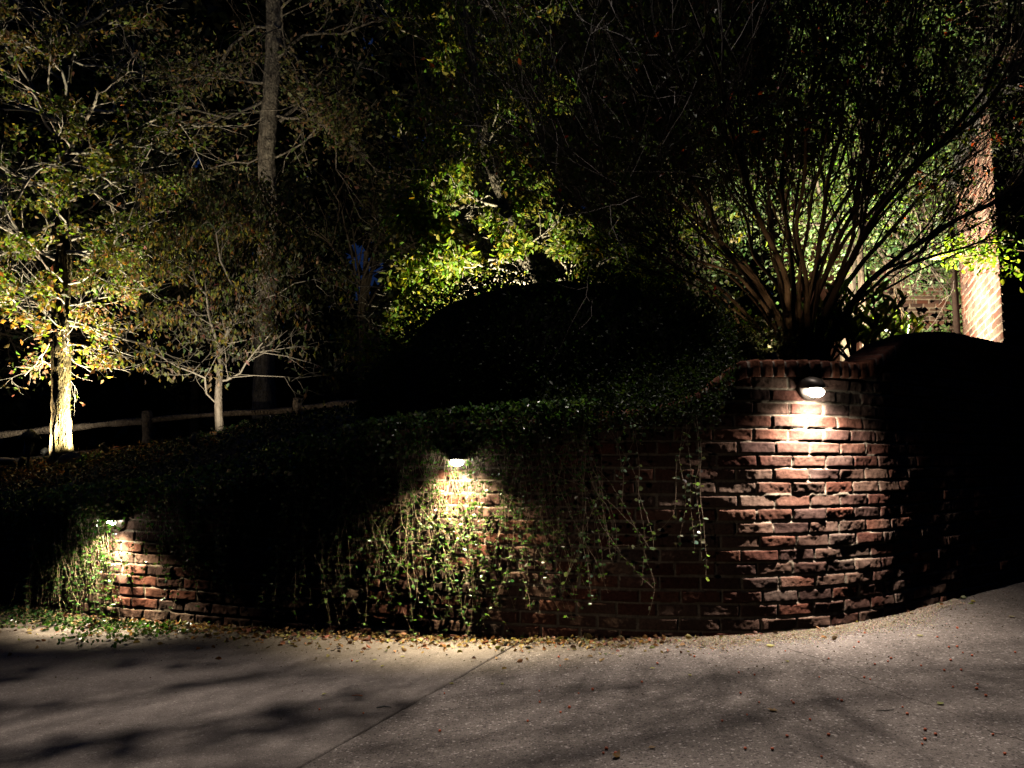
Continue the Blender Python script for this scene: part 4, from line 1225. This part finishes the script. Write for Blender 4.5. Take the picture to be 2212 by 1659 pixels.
# ivy on the rear wing
rg = np.random.default_rng(111)
iv = empty("wall_ivy", (6.8, 12.4, 1.7), label="pale-lit ivy and shrubs climbing the rear wing of the brick house", cat="ivy")
n = 34000
x = rg.uniform(5.6, 9.5, n); z = rg.uniform(1.7, 7.5, n)
den = np.clip(N1(x * 1.6, z * 1.5) * 2.0 - .35, 0, 1) * np.interp(z, [1.7, 3.0, 3.7, 8], [.45, .55, 1, 1])
k = rg.random(n) < den; x, z = x[k], z[k]; y = 12.5 - np.abs(rg.normal(size=len(x))) * .22
child(leaves("foliage", np.c_[x, y, z], .085, M_leaf, None, tint=(.14, .22, .08), aspect=.7, droop=.4, rg=rg), iv)
tb = Tubes()
for i in range(9):
    p = np.array([rg.uniform(5.8, 8.6), 12.42, 1.7]); pts = []
    for q in range(14): pts.append(p.copy()); p = p + np.array([rg.normal() * .12, rg.normal() * .02, .2])
    tb.add(pts, .008, 5, cap=False)
child(tb.build("stem", M_stem), iv)

# trees and shrubs lit behind the many-stemmed tree
def cloud_tree(name, label, base, top, crown, rad, n, size, tint, seed, cat="tree", limb=10, gr=None, tr=1.0, gap=(.5, 1.9, -.45)):
    r2 = np.random.default_rng(seed); base = np.array(base, float)
    root = empty(name, base, label=label, cat=cat, group=gr)
    tb = Tubes(); crown = np.array(crown, float); rad = np.array(rad, float)
    pts = [base, base * .6 + crown * .4 + r2.normal(size=3) * .1, crown]; tb.add(pts, np.array([.11, .08, .05]) * tr, 10, cap=False)
    tp_ = []
    for i in range(limb):
        a = pts[1] + (crown - pts[1]) * r2.random(); b = crown + r2.normal(size=3) * rad * .55
        grow(r2, a, unit(b - a), np.linalg.norm(b - a), .03, 2, 4, tb, tp_, up=.05, wob=.4, nch=4, spread=.8, shrink=.6)
    child(tb.build("trunk", M_barkdark), root)
    # leaf clusters
    m = n // 26; c = r2.normal(size=(m, 3)); c = c / np.linalg.norm(c, axis=1)[:, None] * (r2.random((m, 1)) ** .45)
    c = crown + c * rad
    P = np.repeat(c, 26, 0) + r2.normal(size=(m * 26, 3)) * np.array([.17, .17, .09])
    q = N2(P[:, 0] * gap[1], P[:, 2] * gap[1] + P[:, 1]) * 1.9 + gap[2]
    P = P[r2.random(len(P)) < np.clip(q, 0.02, 1)]
    P = holes(P, r2, 1.25)
    child(leaves("foliage", P, size, M_leaf, None, tint=tint, aspect=.55, droop=.3, rg=r2), root)
    return root


cloud_tree("evergreen_tree", "tree with small pale-lit leaves behind the right half of the many-stemmed one", (4.2, 9.6, 1.6), 0, (4.4, 9.6, 5.3), (1.9, 1.0, 2.3), 50000, .055, (.15, .21, .08), 121)
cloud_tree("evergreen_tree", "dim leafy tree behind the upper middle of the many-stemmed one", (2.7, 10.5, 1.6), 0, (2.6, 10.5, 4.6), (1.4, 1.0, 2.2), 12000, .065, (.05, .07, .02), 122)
cloud_tree("evergreen_tree", "leafy tree whose lit crown rises in front of the house's floodlit corner", (3.55, 7.6, 1.6), 0, (3.7, 7.7, 4.7), (.9, .6, 1.5), 15000, .05, (.12, .19, .05), 123, tr=.4)
uplight((3.6, 8.9, 1.8), (4.3, 9.6, 5.0), 1700, (1., .90, .66), "small black spotlight under the pale-lit tree by the house", 120, .9)

uplight((4.7, 8.2, 1.8), (4.6, 9.6, 5.6), 1900, (1., .92, .72), "small black spotlight beside the house corner, aimed into the pale-lit tree", 110, .9)
rgq = np.random.default_rng(127)
tb = Tubes(); P = []
a = at(2010, 560, 6.6)
ls = empty("leafy_branch", a, label="spray of bright yellow-green leaves crossing in front of the floodlit house corner", cat="branch")
for (ex, ey, Y_) in [(2205, 590, 5.75), (2190, 520, 5.7), (2150, 560, 5.9), (2225, 545, 5.8), (2100, 530, 6.2)]:
    b = at(ex, ey, Y_); pts = [a + (b - a) * t + np.array([0, 0, .05 * math.sin(t * 3)]) for t in np.linspace(0, 1, 12)]
    tb.add(pts, np.linspace(.007, .002, 12), 5, cap=False)
    for q in pts[4:]:
        for _k in range(10): P.append(q + rgq.normal(size=3) * np.array([.07, .07, .045]))
child(tb.build("stem", M_bark_m), ls)
child(leaves("foliage", P, .045, M_leaf, None, tint=(.22, .34, .05), aspect=.6, droop=.5, shape='oval', rg=rgq), ls)

# broad-leaved evergreen shrub with long leaves beside the swoop of the coping
def long_leaf_shrub(c, h, n, label, seed, size=.14, spread=.5):
    r2 = np.random.default_rng(seed); root = empty("long_leaved_shrub", c, label=label, cat="shrub")
    tb = Tubes(); P, A = [], []
    for i in range(n):
        a = r2.uniform(0, 2 * math.pi); top_ = np.array(c) + np.array([math.cos(a) * spread * r2.random(), math.sin(a) * spread * r2.random(), h * r2.uniform(.5, 1)])
        m = np.array(c) * .5 + top_ * .5 + r2.normal(size=3) * .04
        tb.add([c, m, top_], [.010, .007, .004], 6, cap=False)
        for k in range(13):
            t_ = .45 + .55 * k / 12; q = (m + (top_ - m) * (t_ - .5) * 2) if t_ > .5 else (np.array(c) + (m - np.array(c)) * t_ * 2)
            b = k * 2.4; P.append(q); A.append((math.cos(b), math.sin(b), .9 + .6 * r2.normal()))
    child(tb.build("stem", M_bark_m), root)
    child(leaves("foliage", P, size, M_ivy, None, tint=(.11, .15, .04), aspect=.28, axis=A, shape='oval', rg=r2), root)


long_leaf_shrub(at(1845, 790, 5.6), .62, 13, "long-leaved evergreen shrub beside the swoop of the coping", 131)
long_leaf_shrub(at(1790, 790, 6.1), .5, 12, "long-leaved evergreen shrub just right of the fanned stems' base", 132, .11)
long_leaf_shrub(at(1900, 770, 6.4), .4, 9, "low long-leaved evergreen shrub under the brick of the rear wing", 133, .12)
shrub("broad_shrub", "broad-leaved shrub glimpsed between the left stems of the many-stemmed tree", (1.55 * 1.12, 6.9, 1.75), (.55, .4, .42), 2600, .085, (.12, .15, .05), M_leaf, 134, rag=.2, core=.6)
shrub("twiggy_shrub", "dark twiggy shrub between the dome-shaped one and the fanned stems", (1.55, 5.1, 1.42), (.34, .35, .36), 7000, .026, (.03, .038, .013), M_leaf, 135, rag=.12, core=.5)

# ------------------------------------------------------------------ split rail fence
YF = 11.0
fn = empty("split_rail_fence", at(318, 975, YF), label="weathered split rail fence with two rails running along the slope", cat="fence")
def post(dx, dyt, dyb, Y, w=.075):
    tb = Tubes(); a = at(dx, dyb, Y); b = at(dx, dyt, Y)
    zz = np.linspace(0, 1, 10); pts = [a + (b - a) * t + np.array([(N1(np.array(t * 5 + dx), np.array(1.)) - .5) * .02, 0, 0]) for t in zz]
    tb.add(pts, [w * (1 + .15 * (float(N2(np.array(t * 7), np.array(dx))) - .5)) for t in zz], 9)
    child(tb.build("post", M_fence, smooth=False), fn)


def rail(a, b, th=.045, n_=22, seed=0):
    tb = Tubes(); pts = []
    for i, t in enumerate(np.linspace(0, 1, n_)):
        pts.append(a + (b - a) * t + np.array([0, 0, (float(N1(np.array(t * 7 + seed), np.array(2.))) - .5) * .025]))
    tb.add(pts, [th * (1 + .5 * (float(N2(np.array(t * 9 + seed), np.array(3.))) - .5)) for t in np.linspace(0, 1, n_)], 5)
    child(tb.build("rail", M_fence, smooth=False), fn)


post(318, 888, 985, YF); post(-150, 925, 1040, YF); post(643, 860, 945, YF + .2, .07)
rail(at(-150, 958, YF), at(140, 925, YF - .03), .05, seed=1); rail(at(60, 934, YF + .03), at(318, 910, YF), .052, seed=2)
rail(at(-150, 1015, YF), at(318, 967, YF), .04, seed=3)
rail(at(318, 908, YF), at(643, 884, YF + .2), .042, seed=4); rail(at(318, 966, YF), at(643, 935, YF + .2), .04, seed=5)
rail(at(643, 884, YF + .2), at(905, 855, YF + .4), .05, seed=6); rail(at(643, 932, YF + .2), at(905, 905, YF + .4), .04, seed=7)

# bird house on a pole beyond the fence
bh = empty("bird_house", at(842, 900, 12.5), label="tiny pale bird house on a thin pole beyond the fence", cat="bird house")
c = at(842, 832, 12.5); w, h_ = .055, .10
V = [(c[0] - w, c[1], c[2] - h_ * .6), (c[0] + w, c[1], c[2] - h_ * .6), (c[0] + w, c[1], c[2] + h_ * .3), (c[0], c[1], c[2] + h_ * .7), (c[0] - w, c[1], c[2] + h_ * .3)]
V2 = [(x, y + .12, z) for x, y, z in V]
me = bpy.data.meshes.new("box"); me.from_pydata(V + V2, [], [(0, 1, 2, 3, 4), (9, 8, 7, 6, 5), (0, 5, 6, 1), (1, 6, 7, 2), (2, 7, 8, 3), (3, 8, 9, 4), (4, 9, 5, 0)])
child(link("box", me, plain("pale_wood", (.5, .5, .42), .8)), bh)
tb = Tubes(); tb.add([c + np.array([0, -.004, 0]), c + np.array([0, .01, 0])], .024, 14); child(tb.build("entrance_hole", M_black), bh)
tb = Tubes(); tb.add([c + np.array([0, .06, -.06]), at(842, 905, 12.56)], .012, 6); child(tb.build("pole", M_black), bh)

# ------------------------------------------------------------------ dark wood behind, seen against the night sky
for i, (X, Y, r_, sd) in enumerate([(-6.8, 16.5, 2.6, 1), (-3.0, 15.5, 2.0, 2), (-1.1, 14.5, 1.9, 3), (-10.5, 15, 2.5, 4)]):
    lab = ["dim leafy tree behind the floodlit one, beyond the fence", "dim tree right of the tall grey trunk, beyond the fence", "dim tree beyond the fence, left of the yellow-green one", "dim leafy tree at the picture's left edge beyond the fence"][i]
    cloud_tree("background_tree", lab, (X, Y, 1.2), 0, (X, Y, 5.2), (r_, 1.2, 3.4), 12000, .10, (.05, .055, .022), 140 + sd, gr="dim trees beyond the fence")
rg = np.random.default_rng(151)
n = 180000
x = rg.uniform(-24, 26, n); z = np.where(rg.random(n) < .2, rg.uniform(.3, 4, n), rg.uniform(.5, 19, n)); y = 19 + rg.random(n) * 4 + np.abs(x) * .1
P = np.c_[x, y, z]; P = holes(P, rg, 1.25, .7)
tag(leaves("woods", P, .42, M_leaf, tint=(.02, .026, .012), aspect=.75, rg=rg), "black far-off woods closing the view", kind="stuff")
n = 45000
a = rg.uniform(math.pi * 1.0, math.pi * 2.0, n); q = rg.uniform(13, 17, n)
P = np.c_[np.cos(a) * q * 1.5, np.sin(a) * q + 6, rg.uniform(0, 13, n)]
tag(leaves("woods", P, .8, M_leaf, tint=(.02, .026, .012), aspect=.8, rg=rg), "black woods on the near side of the driveway", kind="stuff")
# bank of earth behind the trees so that the woods meet the ground
# ------------------------------------------------------------------ overhead branch whose shadow falls on the driveway
rg = np.random.default_rng(161)
ot = empty("overhanging_tree", (-5.6, -.5, -.1), label="tree beside the driveway whose limbs reach over it", cat="tree")
Q, rq = trunk_mesh("trunk", [(-5.6, -.5, -.2), (-5.5, -.4, 1.5), (-5.2, 0, 3.2), (-4.8, .4, 5)], [.18, .15, .13, .1], M_bark_g, ot, 5)
tb = Tubes(); tips = []
for b in [(.3, 4.3, 4.6), (.15, 3.9, 4.6), (-.2, 4.4, 4.5), (-.1, 3.7, 4.5), (-.6, 4.2, 4.4), (-.5, 3.6, 4.5), (.3, 3.5, 4.8), (-.9, 3.9, 4.4), (-.3, 3.45, 4.5), (-.7, 3.4, 4.5), (0., 3.4, 4.6), (-1.1, 3.6, 4.5), (-.4, 4.0, 4.7)]:
    a = np.array([-5.2, 0, 3.4 + rg.random()]); b = np.array(b)
    grow(rg, a, unit(b - a), np.linalg.norm(b - a), .022, 1, 3, tb, tips, up=.0, wob=.15, nch=6, spread=.4, shrink=.32, flat=.2, first=.45)
child(tb.build("branches", M_bark_g), ot)
T_ = np.array(tips); P = around(T_, 9, .10, rg)
P = P[(proj(P)[1] < -40) | (P[:, 1] < .3)]
ca, sa = math.cos(.35), math.sin(.35)
u_ = P[:, 0] * ca + P[:, 1] * sa; v_ = -P[:, 0] * sa + P[:, 1] * ca
keepp = np.clip((N2(u_ * 2.0, v_ * 13) - .56) * 5, 0, 1) * np.interp(P[:, 0], [.0, .45, .8], [1, .3, .04]) * np.interp(P[:, 1], [3.85, 4.1], [1, .3])
P = P[rg.random(len(P)) < keepp]
print("overhang leaves", len(P), P.mean(0), P.std(0))
child(leaves("foliage", P, .075, M_leaf, None, tint=(.08, .11, .04), aspect=.6, flat=.9, rg=rg), ot)
# downlight fixed high in that tree line, the garden's "moonlight" over the driveway
dl = add_light("tree_downlight", 'SPOT', (.75, 4.5, 7.4), 2450, (1., .885, .785), .05, (.75 + .45 * math.cos(.22) - 1.9 * math.sin(.22) * 0, 2.62, 0), R(76), .7)
dl.scale = (1, .38, 1)
from mathutils import Matrix
dl.rotation_euler = (Matrix.Rotation(-.22, 3, "Z") @ dl.rotation_euler.to_matrix()).to_euler()

uplight((-1.3, 1.75, .3), (.75, 4.1, .25), 24, (1., .80, .62), "added low spotlight out of view, replacing light bounced off the driveway onto the foot of the wall", 44, 1.0)  # added lamp, stands in for driveway light bounced onto the lower wall
uplight((-5.9, 9.75, 1.1), (-6.2, 11.0, 1.5), 10, (1., .85, .68), "added spotlight on the slope, replacing bounced light on the rail fence", 130, 1.0)  # extra lamp put in where bounced light would reach the fence

# ------------------------------------------------------------------ night sky
w = bpy.data.worlds.new("World"); scene.world = w; w.use_nodes = True
nt = w.node_tree; bg = nt.nodes["Background"]
bg.inputs["Color"].default_value = (.10, .28, 1.0, 1); bg.inputs["Strength"].default_value = .045

scene.view_settings.view_transform = 'Standard'; scene.view_settings.look = 'None'
scene.view_settings.exposure = -.2; scene.view_settings.gamma = 1
scene.cycles.max_bounces = 4; scene.cycles.diffuse_bounces = 0; scene.cycles.transmission_bounces = 3; scene.cycles.glossy_bounces = 2
scene.cycles.sample_clamp_indirect = 2.0
scene.cycles.use_denoising = True
scene.cycles.caustics_reflective = False; scene.cycles.caustics_refractive = False
